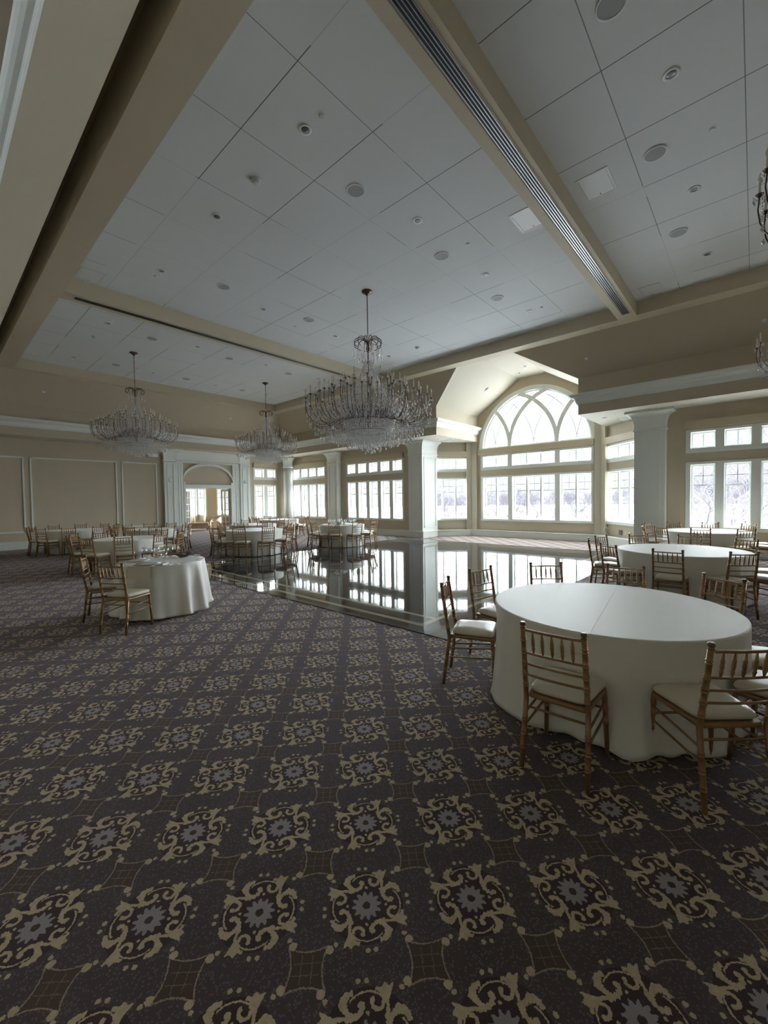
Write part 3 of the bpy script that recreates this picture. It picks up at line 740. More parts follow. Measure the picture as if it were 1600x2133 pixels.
# ------------------------------------------------------------------ chandelier
def build_body(scale,drop,nb,label,group,loc):
    """drop = distance from ceiling to top of scroll crown"""
    root=empty('chandelier',loc); tag(root,label,'chandelier',group); rr=random.Random(3)
    S=scale; Z0=-drop          # z of crown top in root space
    def Z(z): return Z0+(z-5.38)*S   # z given in main-chandelier world height
    mb=MB(); mb.lathe([(.125,0),(.12,-.02),(.06,-.05),(.03,-.08),(.015,-.10)],24); mb.obj('canopy',M_bronze,root)
    # chain
    mb=MB(); nl=int((drop-.10)/.075)
    for k in range(nl):
        zc=-.10-(k+.5)*(drop-.10)/nl; hl=(drop-.10)/nl*.62; a=PI/2*(k%2)
        P=[(.014*cos(t)*cos(a),.014*cos(t)*sin(a),zc+hl*sin(t)) for t in [2*PI*i/10 for i in range(11)]]
        mb.tube(P,.0042,5,cap=False)
    mb.tube([(.006,0,-.1),(.004,.005,-drop+.1)],.003,5)
    mb.obj('chain',M_bronze,root)
    # central stem
    mb=MB(); mb.lathe([(r*S,Z(z)) for r,z in ((.012,5.30),(.03,5.26),(.02,5.2),(.05,5.12),(.03,5.05),(.014,5.0),(.014,4.85),(.04,4.80),(.02,4.76),(.014,4.7),(.014,3.75),(.05,3.70),(.07,3.6),(.05,3.4),(.02,3.3))],12); mb.obj('stem',M_bronze,root)
    # crown scrolls
    for k in range(12):
        a=2*PI*k/12; mb=MB(); P=[]
        for t in range(15):
            s_=t/14; ph=rad(205-290*s_); rq=.155-.055*s_
            r_=.17+.05*s_+rq*cos(ph); z_=5.23+rq*sin(ph)*.9
            P.append((r_*cos(a)*S,r_*sin(a)*S,Z(z_)))
        mb.tube(P,.0095*S,6); o=mb.obj('crown_scroll',M_bronze,root)
    mb=MB()
    for k in range(36):
        a=2*PI*k/36; r_=(.33,.24,.14)[k%3]*S; z_=(5.10,5.12,5.02)[k%3]
        for j in range(4): mb.gem((r_*cos(a),r_*sin(a),Z(z_-.035*j)),.010*S,.03*S,5)
        mb.gem((r_*cos(a),r_*sin(a),Z(z_-.15)),.019*S,.085*S,6,a)
    o=mb.obj('crown_crystals',M_cryst,root); o['kind']='stuff'
    # bell of bead strands
    mb=MB()
    for k in range(28):
        a=2*PI*k/28
        for j in range(34):
            t=j/33; r_=.09+.53*t**1.2; z_=4.84-1.12*t**.9
            mb.gem((r_*cos(a)*S,r_*sin(a)*S,Z(z_)),.0150*S,.034*S,6,j)
    o=mb.obj('bead_strands',M_cryst,root); o['kind']='stuff'
    # arms: three tiers
    tiers=[(24,1.44,3.90,3.34,.0),(24,1.20,4.02,3.40,.13),(16,.90,4.20,3.52,.05),(12,.58,4.38,3.62,.2)]
    arms=[]
    for ti,(n,rt_,zc,zl,of) in enumerate(tiers):
        for k in range(n):
            a=2*PI*k/n+of
            P=[]
            r0=.34 if ti<2 else .22
            for t in range(13):
                s_=t/12
                b0,b1,b2,b3=(1-s_)**3,3*s_*(1-s_)**2,3*s_*s_*(1-s_),s_**3
                r_=b0*r0+b1*(r0+.55*(rt_-r0))+b2*(rt_+.10)+b3*rt_
                z_=b0*3.78+b1*(zl-.30)+b2*(zl-.02)+b3*zc
                P.append((r_*cos(a)*S,r_*sin(a)*S,Z(z_)))
            mb=MB(); mb.tube(P,.0070*S,6); arm=mb.obj('arm',M_bronze,root); arms.append((arm,a,rt_,zc,ti))
            x,y=rt_*cos(a)*S,rt_*sin(a)*S; zz=Z(zc)
            mb=MB(); mb.lathe([(.010*S,-.02*S),(.03*S,.0),(.036*S,.012*S),(.012*S,.016*S)],10,(x,y,zz)); mb.obj('drip_cup',M_bronze,arm)
            mb=MB(); mb.lathe([(.0115*S,.012*S),(.0105*S,.125*S)],8,(x,y,zz)); mb.obj('candle_sleeve',M_candle,arm)
            mb=MB(); mb.lathe([(.006*S,.125*S),(.015*S,.15*S),(.014*S,.175*S),(.003*S,.205*S)],8,(x,y,zz)); mb.obj('bulb',M_bulb,arm)
    # crystals hanging round each cup and along the arms (uncountable glitter)
    mb=MB()
    for arm,a,rt_,zc,ti in arms:
        for j in range(7):
            b=2*PI*j/7; x,y=rt_*cos(a)*S+.045*S*cos(b),rt_*sin(a)*S+.045*S*sin(b)
            mb.gem((x,y,Z(zc+.005)),.009*S,.022*S,4,j); mb.gem((x,y,Z(zc-.02)),.010*S,.055*S,5,j)
        for j in range(20):
            r_=rt_*(.55+.45*rr.random()); b=a+rr.uniform(-.10,.10); z_=zc-.12-rr.random()*.45
            mb.gem((r_*cos(b)*S,r_*sin(b)*S,Z(z_)),.0145*S,.05*S,5,j)
    o=mb.obj('arm_crystals',M_cryst,root); o['kind']='stuff'
    # basket: ring and dense curtain of beads
    mb=MB(); 
    for r_,z_ in ((.62,3.66),(.60,3.45),(.47,3.22)):
        mb.tube([(r_*cos(2*PI*i/40)*S,r_*sin(2*PI*i/40)*S,Z(z_)) for i in range(41)],.010*S,6,cap=False)
    mb.obj('basket_ring',M_bronze,root)
    mb=MB()
    for k in range(66):
        a=2*PI*k/66
        for j in range(14):
            t=j/13; r_=.625-.04*t-.10*t*t+rr.uniform(-.006,.006); z_=3.68-.50*t
            mb.gem((r_*cos(a+.02*(j%2))*S,r_*sin(a+.02*(j%2))*S,Z(z_)),.0235*S,.046*S,6,j+k)
    for ring_,(rr_,zt,zb,nn) in enumerate(((.50,3.24,2.98,56),(.38,3.2,2.92,44),(.26,3.15,2.86,30),(.14,3.1,2.81,18),(.05,3.05,2.79,7))):
        for k in range(nn):
            a=2*PI*k/nn+ring_
            m_=int((zt-zb)/.03)
            for j in range(m_): mb.gem((rr_*cos(a)*S,rr_*sin(a)*S,Z(zt-.03*j)),.011*S,.027*S,5,j)
    o=mb.obj('basket_beads',M_cryst,root); o['kind']='stuff'
    # pendants: 100 individual drops, each with its bead string
    specs=[(36,.98,3.36,3.08),(28,1.24,3.44,3.22),(20,.50,3.0,2.95),(10,.26,2.9,2.87),(6,.10,2.88,2.82)]
    for n,r_,zt,zb in specs:
        for k in range(n):
            a=2*PI*k/n+r_; z2=zb+rr.uniform(-.035,.035)
            mb=MB(); x,y=r_*cos(a)*S,r_*sin(a)*S
            jn=max(1,int((zt-z2)/.032))
            for j in range(jn): mb.gem((x,y,Z(zt-.032*j)),.009*S,.024*S,5,j)
            mb.gem((x,y,Z(z2)),.026*S,.105*S,7,a,.28); mb.obj('pendant_crystal',M_cryst,root)
    mb=MB()
    for n,r_,zt,zb in ((40,.78,3.30,3.02),(30,.88,3.36,3.1),(30,1.12,3.42,3.16),(26,1.36,3.62,3.42),(40,.68,3.3,3.0),(34,1.42,3.86,3.6)):
        for k in range(n):
            a=2*PI*k/n+r_*7; z2=zb+rr.uniform(-.05,.05); x,y=r_*cos(a)*S,r_*sin(a)*S
            for j in range(int((zt-z2)/.032)): mb.gem((x,y,Z(zt-.032*j)),.008*S,.022*S,4,j)
            mb.gem((x,y,Z(z2)),.017*S,.08*S,6,a,.3)
    o=mb.obj('pendant_fringe',M_cryst,root); o['kind']='stuff'
    mb=MB(); mb.gem((0,0,Z(2.84)),.035*S,.08*S,8); mb.obj('bottom_crystal',M_cryst,root)
    return root
build_body(1.0,1.03,0,'largest crystal chandelier, hanging in the centre of the ceiling above the dance floor','crystal chandeliers',(6.95,6.66,ZC))
ch2=build_body(.83,1.10,0,'smaller crystal chandelier farthest left, above the round tables by the panelled wall','crystal chandeliers',(4.62,14.72,ZC))
for p,l in (((9.40,14.78,ZC),'smaller crystal chandelier second from left, above the tables by the french doors'),((9.40,-1.20,ZC),'crystal chandelier cut by the right edge of the picture, the lower and farther one'),((4.63,-1.20,ZC),'crystal chandelier cut by the right edge of the picture, the higher and nearer one')):
    c=copy_tree(ch2); c.location=p; c['label']=l

# ------------------------------------------------------------------ chairs
def post_profile(z0,z1,r,rings):
    """list of (z,radius) with paired bamboo rings"""
    L=[(z0,r*.86)]
    for zr in rings:
        for d in (-.0085,.0085):
            L+=[(zr+d-.0045,r),(zr+d-.002,r*1.22),(zr+d+.002,r*1.22),(zr+d+.0045,r)]
    L.append((z1,r)); return L
def along(path,prof):
    """path: [(z,x,y)...] piecewise linear by z"""
    P=[];Q=[]
    def at(z):
        for a,b in zip(path[:-1],path[1:]):
            if z<=b[0]: 
                t=(z-a[0])/(b[0]-a[0]); return (a[1]+(b[1]-a[1])*t,a[2]+(b[2]-a[2])*t)
        return path[-1][1:]
    zs=sorted(set([p[0] for p in prof]+[p[0] for p in path if prof[0][0]<p[0]<prof[-1][0]]))
    d=dict(prof)
    for z in zs:
        x,y=at(z); P.append((x,y,z)); 
        if z in d: Q.append(d[z])
        else:
            lo=max(k for k in d if k<=z); Q.append(d[lo])
    return P,Q
def make_chair():
    r=empty('chiavari_chair')
    # seat frame: rounded trapezoid, +x is the front
    def outline(gr,xf,xb,hf,hb,rc=.035):
        pts=[(xf+gr,-(hf+gr)),(xf+gr,(hf+gr)),(xb-gr,(hb+gr)),(xb-gr,-(hb+gr))]; out=[]
        for i,p in enumerate(pts):
            a=Vector(pts[i-1])-Vector(p); b=Vector(pts[(i+1)%4])-Vector(p); a.normalize(); b.normalize(); p=Vector(p)
            for t in range(5):
                s_=t/4; q=(p+a*rc)*(1-s_)**2+p*2*s_*(1-s_)+(p+b*rc)*s_**2; out.append((q.x,q.y))
        return out
    mb=MB(); o1=outline(0,.20,-.185,.195,.175); n=len(o1)
    def loft(mb,rings):
        b=len(mb.v); n=len(rings[0][0])
        for pts,z in rings: mb.v+=[(p[0],p[1],z) for p in pts]
        for i in range(len(rings)-1):
            for k in range(n): mb.face([b+i*n+k,b+i*n+(k+1)%n,b+(i+1)*n+(k+1)%n,b+(i+1)*n+k],True)
        mb.face([b+k for k in range(n)][::-1]); mb.face([b+(len(rings)-1)*n+k for k in range(n)])
    loft(mb,[(outline(-.006,.20,-.185,.195,.175),.415),(o1,.42),(o1,.438),(outline(-.006,.20,-.185,.195,.175),.444)]); mb.obj('seat_frame',M_gold,r)
    mb=MB(); rg=[]
    for gr,z in ((-.022,.443),(-.006,.452),(0,.466),(-.003,.480),(-.016,.492),(-.05,.499),(-.10,.502)): rg.append((outline(gr,.20,-.170,.195,.165,.05),z))
    loft(mb,rg); mb.obj('seat_cushion',M_cush,r)
    for s in (-1,1):
        path=[(0,-.245,s*.188),(.42,-.190,s*.178),(.905,-.262,s*.172)]
        P,Q=along(path,post_profile(0,.872,.0155,[.12,.205,.29,.50,.572,.640,.715,.80])); mb=MB(); mb.tube(P,Q,9)
        po=mb.obj('back_post',M_gold,r)
        mb=MB(); x,y=P[-1][0],P[-1][1]; mb.lathe([(.0175,.868),(.0175,.874),(.0125,.878),(.019,.888),(.019,.898),(.013,.906)],10,(x,y,0)); mb.obj('finial',M_fin,po)
        path=[(0,.205,s*.192),(.43,.180,s*.178)]
        P,Q=along(path,post_profile(0,.425,.0155,[.22,.31,.38])); mb=MB(); mb.tube(P,Q,9); mb.obj('leg',M_gold,r)
    def px(z): return -.190-(z-.42)/(.905-.42)*.072
    for z,nm in ((.857,'top_rail'),(.713,'cross_rail'),(.641,'cross_rail'),(.571,'cross_rail')):
        mb=MB(); P=[(px(z)-.012*(1-(t/4-1)**2)*(1 if nm=='top_rail' else 1),-.168+.336*t/8,z) for t in range(9)]
        mb.tube(P,.0085 if nm=='top_rail' else .0075,7); mb.obj(nm,M_gold,r)
    for k in range(5):
        y=-.112+.056*k; mb=MB(); t0=1-(y/.168)**2
        xa,xb=px(.713)-.012*t0,px(.857)-.012*t0; P=[];Q=[]
        for t,rd in ((0,.0042),(.12,.007),(.2,.0095),(.24,.0115),(.27,.0085),(.40,.0105),(.44,.0122),(.48,.0105),(.62,.0105),(.66,.0118),(.7,.009),(.85,.007),(1,.0042)):
            P.append((xa+(xb-xa)*t,y,.713+.144*t)); Q.append(rd)
        mb.tube(P,Q,7); mb.obj('spindle',M_gold,r)
    def st(a,b,rd=.0068):
        mb=MB(); mb.tube([a,tuple((u+v)/2 for u,v in zip(a,b)),b],[rd,rd*1.15,rd],7); mb.obj('stretcher',M_gold,r)
    for s in (-1,1):
        st((-.203,s*.180,.325),(.186,s*.182,.355)); st((-.215,s*.183,.245),(.192,s*.185,.27))
    st((-.198,-.178,.365),(-.198,.178,.365)); st((.190,-.184,.305),(.190,.184,.305))
    return r
PROTO=make_chair(); used=[False]
def place_chair(x,y,ang,label,group):
    global PROTO
    if not used[0]: o=PROTO; used[0]=True
    else: o=copy_tree(PROTO)
    o.location=(x,y,0.001); o.rotation_euler=(0,0,ang); tag(o,label,'chair',group); return o

# ------------------------------------------------------------------ tables
def cloth(name,R_,seed,amp,nf,flare=.10,hem=.0,seam=False,h=.762,dents=()):
    rr=random.Random(seed); mb=MB(); n=216
    comps=[(nf+rr.randint(-4,4),rr.uniform(0,6.28),rr.uniform(.5,1)) for _ in range(3)]+[(rr.randint(3,6),rr.uniform(0,6.28),.5)]
    def fold(a):
        return math.tanh(1.7*fold0(a))
    def fold0(a):
        v=sum(w*sin(k*a+p+.7*sin(2*a+p)) for k,p,w in comps)/2.2
        return v
    rows=[]
    for i in range(7): rows.append(('top',R_*(i+.001)/6.0*.985,h))
    for i in range(5): t=i/4*PI/2; rows.append(('edge',R_-.012+.012*sin(t),h-.012+.012*cos(t)))
    nd=22
    for i in range(1,nd+1): rows.append(('drop',i/nd,0))
    for kind,a_,b_ in rows:
        for k in range(n):
            a=2*PI*k/n
            if kind=='drop':
                t=a_; fo=fold(a); z=(h-.012)*(1-t)+.012*t+hem*t*(1+fo)*.5
                q=max(0,t-.03)**.6
                dn=1.0
                for d_ in dents:
                    e_=(a-d_+PI)%(2*PI)-PI; dn*=1-.97*math.exp(-(e_*R_/.25)**4)
                r_=R_+(flare*t+amp*fo*q+.012*t*sin(5*a+seed))*dn-(1-dn)*.035*min(1,t*2.2)
                if t>.9: r_+=hem*(t-.9)*6*(1 if fo>0 else .2)*dn
                z=max(.008,z)
            else: r_,z=a_,b_
            mb.v.append((r_*cos(a),r_*sin(a),z))
    for i in range(len(rows)-1):
        for k in range(n): mb.face([i*n+k,(i+1)*n+k,(i+1)*n+(k+1)%n,i*n+(k+1)%n],True)
    mb.face([k for k in range(n)])
    if seam: mb.box(-.0006,.0006,-R_*.95,R_*.95,h,h+.0006)
    o=mb.obj(name,M_cloth); s=o.modifiers.new('solid','SOLIDIFY'); s.thickness=.002; s.offset=-1
    return o
def make_table(R_):
    r=empty('banquet_table'); mb=MB(); mb.lathe([(R_-.03,.72),(R_-.018,.725),(R_-.018,.748),(R_-.03,.754)],40); mb.obj('tabletop',M_sofadk,r)
    for k in range(4):
        a=PI/4+PI/2*k; mb=MB(); mb.tube([(R_*.5*cos(a),R_*.5*sin(a),0.002),(R_*.45*cos(a),R_*.45*sin(a),.72)],.016,8); mb.obj('leg',M_steel,r)
    return r
TB={'T1':((3.75,.90),.895,'the nearest right table'),'T2':((8.24,.89),.90,'the second right table'),'T3':((12.85,.89),.87,'the farthest right table'),
 'T4':((2.43,6.78),.60,'the small sweetheart table'),'T5':((3.45,11.80),.78,'the table behind the sweetheart table'),'T6':((3.44,17.27),.80,'the far left table'),
 'T7':((5.14,15.15),.73,'the table before the left pilaster'),'T8':((6.91,11.65),.85,'the table left of the dance floor'),
 'T9':((8.44,14.29),.84,'the table before the french doors'),'T10':((11.25,16.77),.90,'the table by the corner windows'),'T11':((10.06,11.06),.80,'the table set with many glasses')}
RINGS={'T1':[181.5,113,78,41,6,-31,-138.3,-106,-72],'T2':[i*36 for i in range(10)],'T3':[i*36 for i in range(10)],
 'T5':[213+36*i for i in range(10)],'T6':[251+36*i for i in range(10)],'T7':[255+36*i for i in range(10)],'T8':[220+36*i for i in range(10)],
 'T9':[217+36*i for i in range(10)],'T10':[225+36*i for i in range(10)],'T11':[215+36*i for i in range(10)]}
for i,(k,((x,y),r_,d)) in enumerate(TB.items()):
    tb=make_table(r_); tb.location=(x,y,0); tag(tb,'round folding table hidden under the cloth of '+d,'table','round banquet tables')
    sw=(k=='T4')
    c=cloth('tablecloth',r_,11+i,.028 if k=='T1' else (.060 if sw else .030),24 if k=='T1' else (13 if sw else 20),.075 if k=='T1' else .06,.03 if (sw or k=='T1') else .01,seam=(k=='T1'),dents=[rad(a-(97 if k=='T1' else 0)) for a in RINGS.get(k,[])])
    c.location=(x,y,0); 
    if k=='T1': c.rotation_euler=(0,0,rad(97))
    tag(c,'ivory floor-length cloth draped over '+d,'tablecloth','ivory tablecloths')
ORD=['leftmost','second from left','third from left','fourth from left','fifth from left','sixth from left','seventh from left']
for k,angs in RINGS.items():
    (tx,ty),r_,d=TB[k]; rd=r_+.205; items=[]
    for a in angs:
        t=rad(a); jr=(R.uniform(-.015,.02) if k!='T1' else (-.045 if abs(a+138.3)<1 else -.01)); cx,cy=tx+(rd+jr)*cos(t),ty+(rd+jr)*sin(t)
        v=Vector((cx,cy,0)); bear=math.atan2(cy,cx); near=math.hypot(cx,cy)<math.hypot(tx,ty)
        items.append((near,-bear,cx,cy,t))
    for near in (True,False):
        L=sorted([i for i in items if i[0]==near],key=lambda i:i[1])
        for j,(nn,b,cx,cy,t) in enumerate(L):
            lab='gold chair, %s, %s side of %s'%(ORD[j],'near' if near else 'far',d)
            place_chair(cx,cy,t+PI+(rad(R.uniform(-3,3)) if k!='T1' else 0),lab,'gold ballroom chairs')
place_chair(1.75,6.13,rad(32),'gold bamboo-style chair nearer the viewer at the small sweetheart table','gold ballroom chairs')
place_chair(1.73,7.02,rad(-22),'gold bamboo-style chair at the left back of the small sweetheart table','gold ballroom chairs')

# ------------------------------------------------------------------ table settings
def mk_glass(bowl=.038,h=.19):
    mb=MB(); mb.lathe([(.034,0),(.033,.003),(.006,.008),(.004,.03),(.004,h*.45),(.012,h*.48),(bowl*.85,h*.58),(bowl,h*.72),(bowl*.82,h),(bowl*.80,h),(bowl*.97,h*.72),(bowl*.8,h*.6),(.004,h*.5)],14); return mb
gp=mk_glass().obj('wine_glass',M_wine); gw=mk_glass(.045,.165).obj('wine_glass',M_wine)
def put_glass(p,i,label,group):
    if i==0: o=gp
    elif i==1: o=gw
    else: o=(gp if i%2==0 else gw).copy(); C.objects.link(o)
    o.location=p; tag(o,label,'glass',group)
i=0
for (x,y),l in (((2.29,7.12),'leftmost of the stemware on the sweetheart table'),((2.39,7.17),'second from left on the sweetheart table'),((2.50,7.20),'third from left on the sweetheart table'),((2.36,6.52),'nearest the front edge of the sweetheart table'),((2.55,6.94),'in the right-hand cluster on the sweetheart table, front'),((2.68,7.12),'in the right-hand cluster on the sweetheart table, back')):
    put_glass((x,y,.764),i,'clear stemmed glass, '+l,'glasses on the sweetheart table'); i+=1
(tx,ty),r_,_=TB['T11']
for k in range(10):
    a=rad(197+36*k)
    for j in (0,1):
        put_glass((tx+(.48-.10*j)*cos(a+.22*j),ty+(.48-.10*j)*sin(a+.22*j),.764),i,'clear stemmed glass among those standing round the table beside the dance floor','glasses on the table beside the dance floor'); i+=1
mb=MB(); mb.lathe([(.085,0),(.09,.004),(.155,.012),(.158,.016),(.09,.009),(.01,.007)],40); pl=mb.obj('charger_plate',M_china); pl.location=(2.16,7.0,.764); tag(pl,'round white plate at the left place of the sweetheart table','plate','plates on the sweetheart table')
p2=pl.copy(); C.objects.link(p2); p2.location=(2.15,6.52,.764); tag(p2,'round white plate at the front place of the sweetheart table','plate','plates on the sweetheart table')
(tx,ty),r_,_=TB['T11']
for k in range(8):
    a=rad(215+45*k); c=pl.copy(); C.objects.link(c); c.scale=(.75,.75,1); c.location=(tx+.60*cos(a),ty+.60*sin(a),.764); tag(c,'small white plate set near the rim of the table beside the dance floor','plate','plates on the table beside the dance floor')
for k in range(3):
    mb=MB(); mb.hexa([(-.09,-.07,0),(.09,-.07,0),(.09,.07,0),(-.09,.07,0),(-.03,-.02,.12),(.03,-.02,.12),(.02,.02,.13),(-.02,.02,.13)]); o=mb.obj('folded_napkin',M_cloth); bevel(o,.01)
    a=rad(160+60*k); o.location=(tx+.12*cos(a),ty+.12*sin(a),.764); tag(o,'folded white napkin standing in the middle of the table beside the dance floor','napkin','napkins on the table beside the dance floor')
mb=MB(); mb.box(-.11,.11,-.05,.05,0,.008); mb.box(-.10,.09,-.045,.03,.008,.014); o=mb.obj('folded_napkin',M_cloth); o.location=(2.27,6.33,.764); o.rotation_euler=(0,0,rad(50)); tag(o,'folded white napkin beside the front plate on the sweetheart table','napkin')
for (x,y),l in (((2.24,6.28),'lying on the napkin at the front of the sweetheart table'),((2.02,6.62),'left of the front plate on the sweetheart table')):
    mb=MB(); mb.hexa([(-.10,-.008,0),(.02,-.008,0),(.02,.008,0),(-.10,.008,0),(-.10,-.008,.004),(.02,-.008,.004),(.02,.008,.004),(-.10,.008,.004)]); mb.hexa([(.02,-.005,0),(.11,-.004,0),(.11,.004,0),(.02,.005,0),(.02,-.005,.005),(.11,-.004,.006),(.11,.004,.006),(.02,.005,.005)])
    o=mb.obj('table_knife',M_steel); o.location=(x,y,.779 if x>2.1 else .764); o.rotation_euler=(0,0,rad(55)); tag(o,'steel table knife '+l,'cutlery')
mb=MB(); N_=12
for rr_ in (.612,.617):
    for k in range(N_+1):
        a=rad(207+30*k/N_)
        for z_ in (.768,.70,.60): mb.v.append((2.43+(rr_+ (.0 if z_>.75 else .035))*cos(a),6.78+(rr_+(.0 if z_>.75 else .035))*sin(a),z_))
for k in range(N_):
    for j in range(2):
        b=3*k+j; mb.face([b,b+3,b+4,b+1],True); c_=39+b; mb.face([c_+1,c_+4,c_+3,c_],True)
mb.face([0,39,40,1]); mb.face([1,40,41,2]); mb.face([36,37,76,75]); mb.face([37,38,77,76])
tag(mb.obj('draped_napkin',M_nap),'beige napkin hanging over the front edge of the sweetheart table below the plates','napkin')
# dark shallow square dish with crystal
r=empty('square_dish',(2.80,6.92,.764),rad(40)); tag(r,'dark square shallow dish with flared corners on the sweetheart table','dish')
mb=MB(); n=20; 
for lv,(s_,z_) in enumerate(((.045,0),(.05,.004),(.10,.03),(.125,.05))):
    for k in range(n):
        a=2*PI*k/n; q=s_*(1+.28*abs(cos(2*a))**3); mb.v.append((q*cos(a),q*sin(a),z_+ (.012*abs(cos(2*a))**3 if lv>1 else 0)))
for i_ in range(3):
    for k in range(n): mb.face([i_*n+k,i_*n+(k+1)%n,(i_+1)*n+(k+1)%n,(i_+1)*n+k],True)
mb.face(list(range(n))[::-1]); o=mb.obj('dish_body',M_dish,r); o.modifiers.new('s','SOLIDIFY').thickness=.004
mb=MB()
for k in range(9): mb.gem((.022*cos(k*2.4)*(k%3)*.8,.022*sin(k*2.4)*(k%3)*.8,.05),.014,.03,6,k)
o=mb.obj('crystal_cluster',M_cryst); o.location=(2.80,6.92,.775); tag(o,'small sparkling crystal ornament lying in the dark square dish','ornament')
mb=MB(); mb.lathe([(.03,0),(.034,.004),(.036,.075),(.033,.075),(.030,.010),(.005,.008)],16); o=mb.obj('votive_glass',M_wine); o.location=(2.80,6.40,.764); tag(o,'short clear votive glass near the right rim of the sweetheart table','votive')

# ------------------------------------------------------------------ lounge seating seen through the doors
def loveseat(name,loc,rz,label,m):
    r=empty(name,loc,rz); tag(r,label,'sofa')
    # curved barrel back
    mb=MB(); n=20
    for lv,(z_,th) in enumerate(((.12,.0),(.45,.0),(.62,.02),(.80,.05))):
        for k in range(n+1):
            a=rad(-20)+rad(220)*k/n; hgt=.0 if lv<2 else (.5+.5*sin(max(0,min(PI,a))))
            zz=z_ if lv<2 else .45+(z_-.45)*(.45+.55*max(0,sin(a)))
            for w in (0,1): rr_=(1-.10*w); mb.v.append((.82*cos(a)*rr_*(1+th),.42*sin(a)*rr_*(1+th),zz))
    st_=(n+1)*2
    for lv in range(3):
        for k in range(n):
            for w in (0,1): mb.face([lv*st_+2*k+w,lv*st_+2*k+2+w,(lv+1)*st_+2*k+2+w,(lv+1)*st_+2*k+w],True)
    for k in range(n): mb.face([3*st_+2*k,3*st_+2*k+1,3*st_+2*k+3,3*st_+2*k+2],True)
    for k in (0,n):
        for lv in range(3): mb.face([lv*st_+2*k,lv*st_+2*k+1,(lv+1)*st_+2*k+1,(lv+1)*st_+2*k])
    mb.obj('backrest',m,r)
    mb=MB(); mb.box(-.68,.68,-.42,.34,.14,.34); bevel(mb.obj('seat_base',m,r),.02)
    mb=MB(); mb.box(-.66,.66,-.44,.30,.345,.47); bevel(mb.obj('seat_cushion',m,r),.04,3)
    for x,y in ((-.6,-.36),(.6,-.36),(-.6,.25),(.6,.25)):
        mb=MB(); mb.tube([(x,y,0.001),(x,y,.14)],[.015,.025],8); mb.obj('leg',M_sofadk,r)
    return r
loveseat('loveseat',(10.35,23.75,0),rad(-22),'beige barrel-backed loveseat in the lounge beyond the french doors',M_sofa)
loveseat('armchair',(11.75,24.35,0),rad(-110),'beige curved-back sofa turned sideways in the lounge, right of the loveseat',M_sofa)
for x,y,l,rz in ((10.2,23.85,'left',.3),(10.65,23.65,'right',-.3)):
    mb=MB(); n=8
    for s_ in (-1,1):
        for a in range(n+1):
            for b in range(n+1):
                u_,v_=a/n*2-1,b/n*2-1; mb.v.append((u_*.22*(1+.1*abs(v_)**4),s_*.07*(1-u_**4)*(1-v_**4),v_*.22*(1+.1*abs(u_)**4)))
    for s_ in range(2):
        o_=s_*(n+1)**2
        for a in range(n):
            for b in range(n): mb.face([o_+a*(n+1)+b,o_+(a+1)*(n+1)+b,o_+(a+1)*(n+1)+b+1,o_+a*(n+1)+b+1],True)
    o=mb.obj('throw_pillow',M_pillow); o.location=(x,y,.70); o.rotation_euler=(rad(-12),rad(8),rz); tag(o,'ivory throw pillow on the lounge loveseat, %s one'%l,'pillow','lounge pillows')

# ------------------------------------------------------------------ outside
mb=MB(); mb.poly([(60+200*cos(2*PI*i/48),8+200*sin(2*PI*i/48),-3.2) for i in range(48)]); struct(mb.obj('floor_field',M_field),'pale foggy winter field beyond the windows','ground')
mb=MB(); mb.box(XN-.3,18.5,YR-.3,28,-3.2,-.02); struct(mb.obj('floor_foundation',M_field))
def make_tree(seed,h,spread,depth,r0,tw=.006,name='bare_tree'):
    rr=random.Random(seed); mb=MB()
    def grow(p,d,l,r_,lev):
        P=[p]; q=Vector(p); dd=Vector(d)
        for k in range(4):
            dd=(dd+Vector((rr.uniform(-.16,.16),rr.uniform(-.16,.16),rr.uniform(-.03,.10)))).normalized(); q=q+dd*l/4; P.append(tuple(q))
        mb.tube(P,[max(tw,r_*(1-.45*t/4)) for t in range(5)],6 if lev<2 else 3,cap=False)
        if lev>=depth: return
        nb=rr.randint(3,4)+(1 if lev==0 else 0)
        for k in range(nb):
            t=rr.uniform(.35,1.0) if lev else rr.uniform(.45,1); i0=min(3,int(t*4)); pp=Vector(P[i0]).lerp(Vector(P[i0+1]),t*4-i0)
            ax=Vector((rr.uniform(-1,1),rr.uniform(-1,1),rr.uniform(-.2,.5))).normalized()
            nd=(dd*.75+ax*spread).normalized(); grow(tuple(pp),nd,l*rr.uniform(.55,.75),r_*rr.uniform(.38,.55),lev+1)
    grow((0,0,0),(0,0,1),h*.42,r0,0)
    return mb.obj(name,M_bark)
tp=[make_tree(s,h_,.75,5,.15,.015) for s,h_ in ((1,8),(2,9),(5,7.5))]
near=make_tree(9,9.5,.8,5,.10)
near.location=(21.5,.55,-3.2); near.rotation_euler=(0,0,rad(70)); tag(near,'bare leafless tree standing right outside the right-hand windows','tree','bare trees outside')
n2=make_tree(12,9,.85,5,.09); n2.location=(23.0,-2.0,-3.2); tag(n2,'second bare tree outside the right-hand windows, further right','tree','bare trees outside')
n3=make_tree(21,7.5,.85,5,.09); n3.location=(27.0,4.2,-3.2); tag(n3,'bare tree farther out seen left of the nearest one','tree','bare trees outside')
ti=0
BAYT=['hazy bare tree on the misty skyline outside the bay windows','hazy bare tree on the misty skyline beyond the left windows']
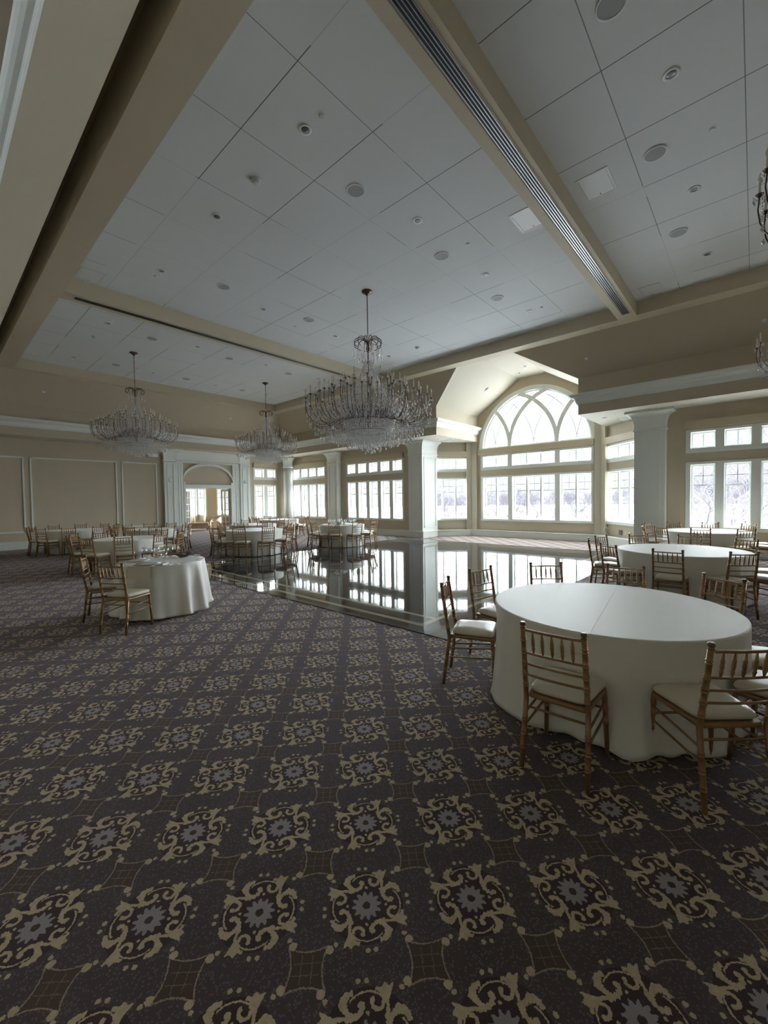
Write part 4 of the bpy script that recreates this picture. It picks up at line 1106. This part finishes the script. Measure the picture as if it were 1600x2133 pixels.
for i in range(34):
    d=(38,50,62)[i%3]; a=rad(-12+58*(i+R.uniform(-.2,.2))/34)
    x,y=d*cos(a),d*sin(a)
    if i<3: o=tp[i]
    else: o=tp[i%3].copy(); C.objects.link(o)
    s_=R.uniform(.72,.98); o.location=(x+8,y,-3.2); o.scale=(s_,s_,s_*R.uniform(.8,1)); o.rotation_euler=(0,0,R.uniform(0,6.28))
    tag(o,BAYT[0] if a<rad(33) else BAYT[1],'tree','hazy trees on the skyline' if a<rad(33) else 'hazy trees beyond the left windows')

# ------------------------------------------------------------------ light
w=bpy.data.worlds.new('overcast_sky'); sc.world=w; w.use_nodes=True; nt=w.node_tree; nt.nodes.clear(); g=G(nt)
o=g.n('ShaderNodeOutputWorld'); bg=g.n('ShaderNodeBackground')
tcg=g.n('ShaderNodeTexCoord').outputs['Generated']; spz=g.n('ShaderNodeSeparateXYZ'); nt.links.new(tcg,spz.inputs[0])
fz=g.m('MULTIPLY',g.m('ADD',spz.outputs[2],.05),1.6); fz=g.mn(g.mx(fz,0),1)
nt.links.new(g.mix(fz,(.93,.97,1.0,1),(1.0,1.0,1.0,1)),bg.inputs[0]); bg.inputs[1].default_value=.205
nt.links.new(bg.outputs[0],o.inputs[0])
def sun(dirn,ang,E,col,name='overcast_daylight'):
    l=bpy.data.lights.new(name,'SUN'); l.angle=rad(ang); l.energy=E; l.color=col
    ob=bpy.data.objects.new(name,l); C.objects.link(ob); ob.rotation_euler=(-Vector(dirn)).to_track_quat('-Z','Y').to_euler(); ob.location=(20,8,9)
sun((1,.30,.42),140,14.5,(.87,.945,1.0))
# daylight portals exactly in the window openings: they emit nothing, they only guide sampling of the sky
def portal(p,sx,sy,dirv):
    l=bpy.data.lights.new('window_portal','AREA'); l.shape='RECTANGLE'; l.size=sx; l.size_y=sy; l.cycles.is_portal=True
    ob=bpy.data.objects.new('window_portal',l); C.objects.link(ob); ob.location=p
    ob.rotation_euler=Vector(dirv).to_track_quat('-Z','Y').to_euler()
d=.30
for y0,y1 in ((11.57,15.25),(16.9,19.74),(-2.2,1.44),(-6.5,-3.7)): portal((XW+d,(y0+y1)/2,2.06),y1-y0,2.8,(-1,0,0))
portal((XC+d,6.6,2.06),4.5,2.9,(-1,0,0)); portal((XC+d,6.6,4.88),4.5,2.3,(-1,0,0))
mL=Vector(TL(1.48,d,2.06)); portal(mL,1.8,2.8,(-1,-1,0)); mR=Vector(TR(1.02,d,2.06)); portal(mR,1.8,2.8,(-1,1,0))
portal((12.65,YL+d,2.06),1.45,2.8,(0,-1,0))
for u in (11.45,13.95): portal((u,26.6+d,2.06),1.8,2.8,(0,-1,0))

sc.view_settings.view_transform='Standard'; sc.view_settings.look='None'; sc.view_settings.gamma=1; sc.view_settings.use_curve_mapping=False
sc.view_settings.exposure=2.43
cy=sc.cycles; cy.use_denoising=True; cy.max_bounces=10; cy.diffuse_bounces=7; cy.glossy_bounces=5; cy.transmission_bounces=6; cy.transparent_max_bounces=24
cy.sample_clamp_indirect=8; cy.caustics_reflective=False; cy.caustics_refractive=False
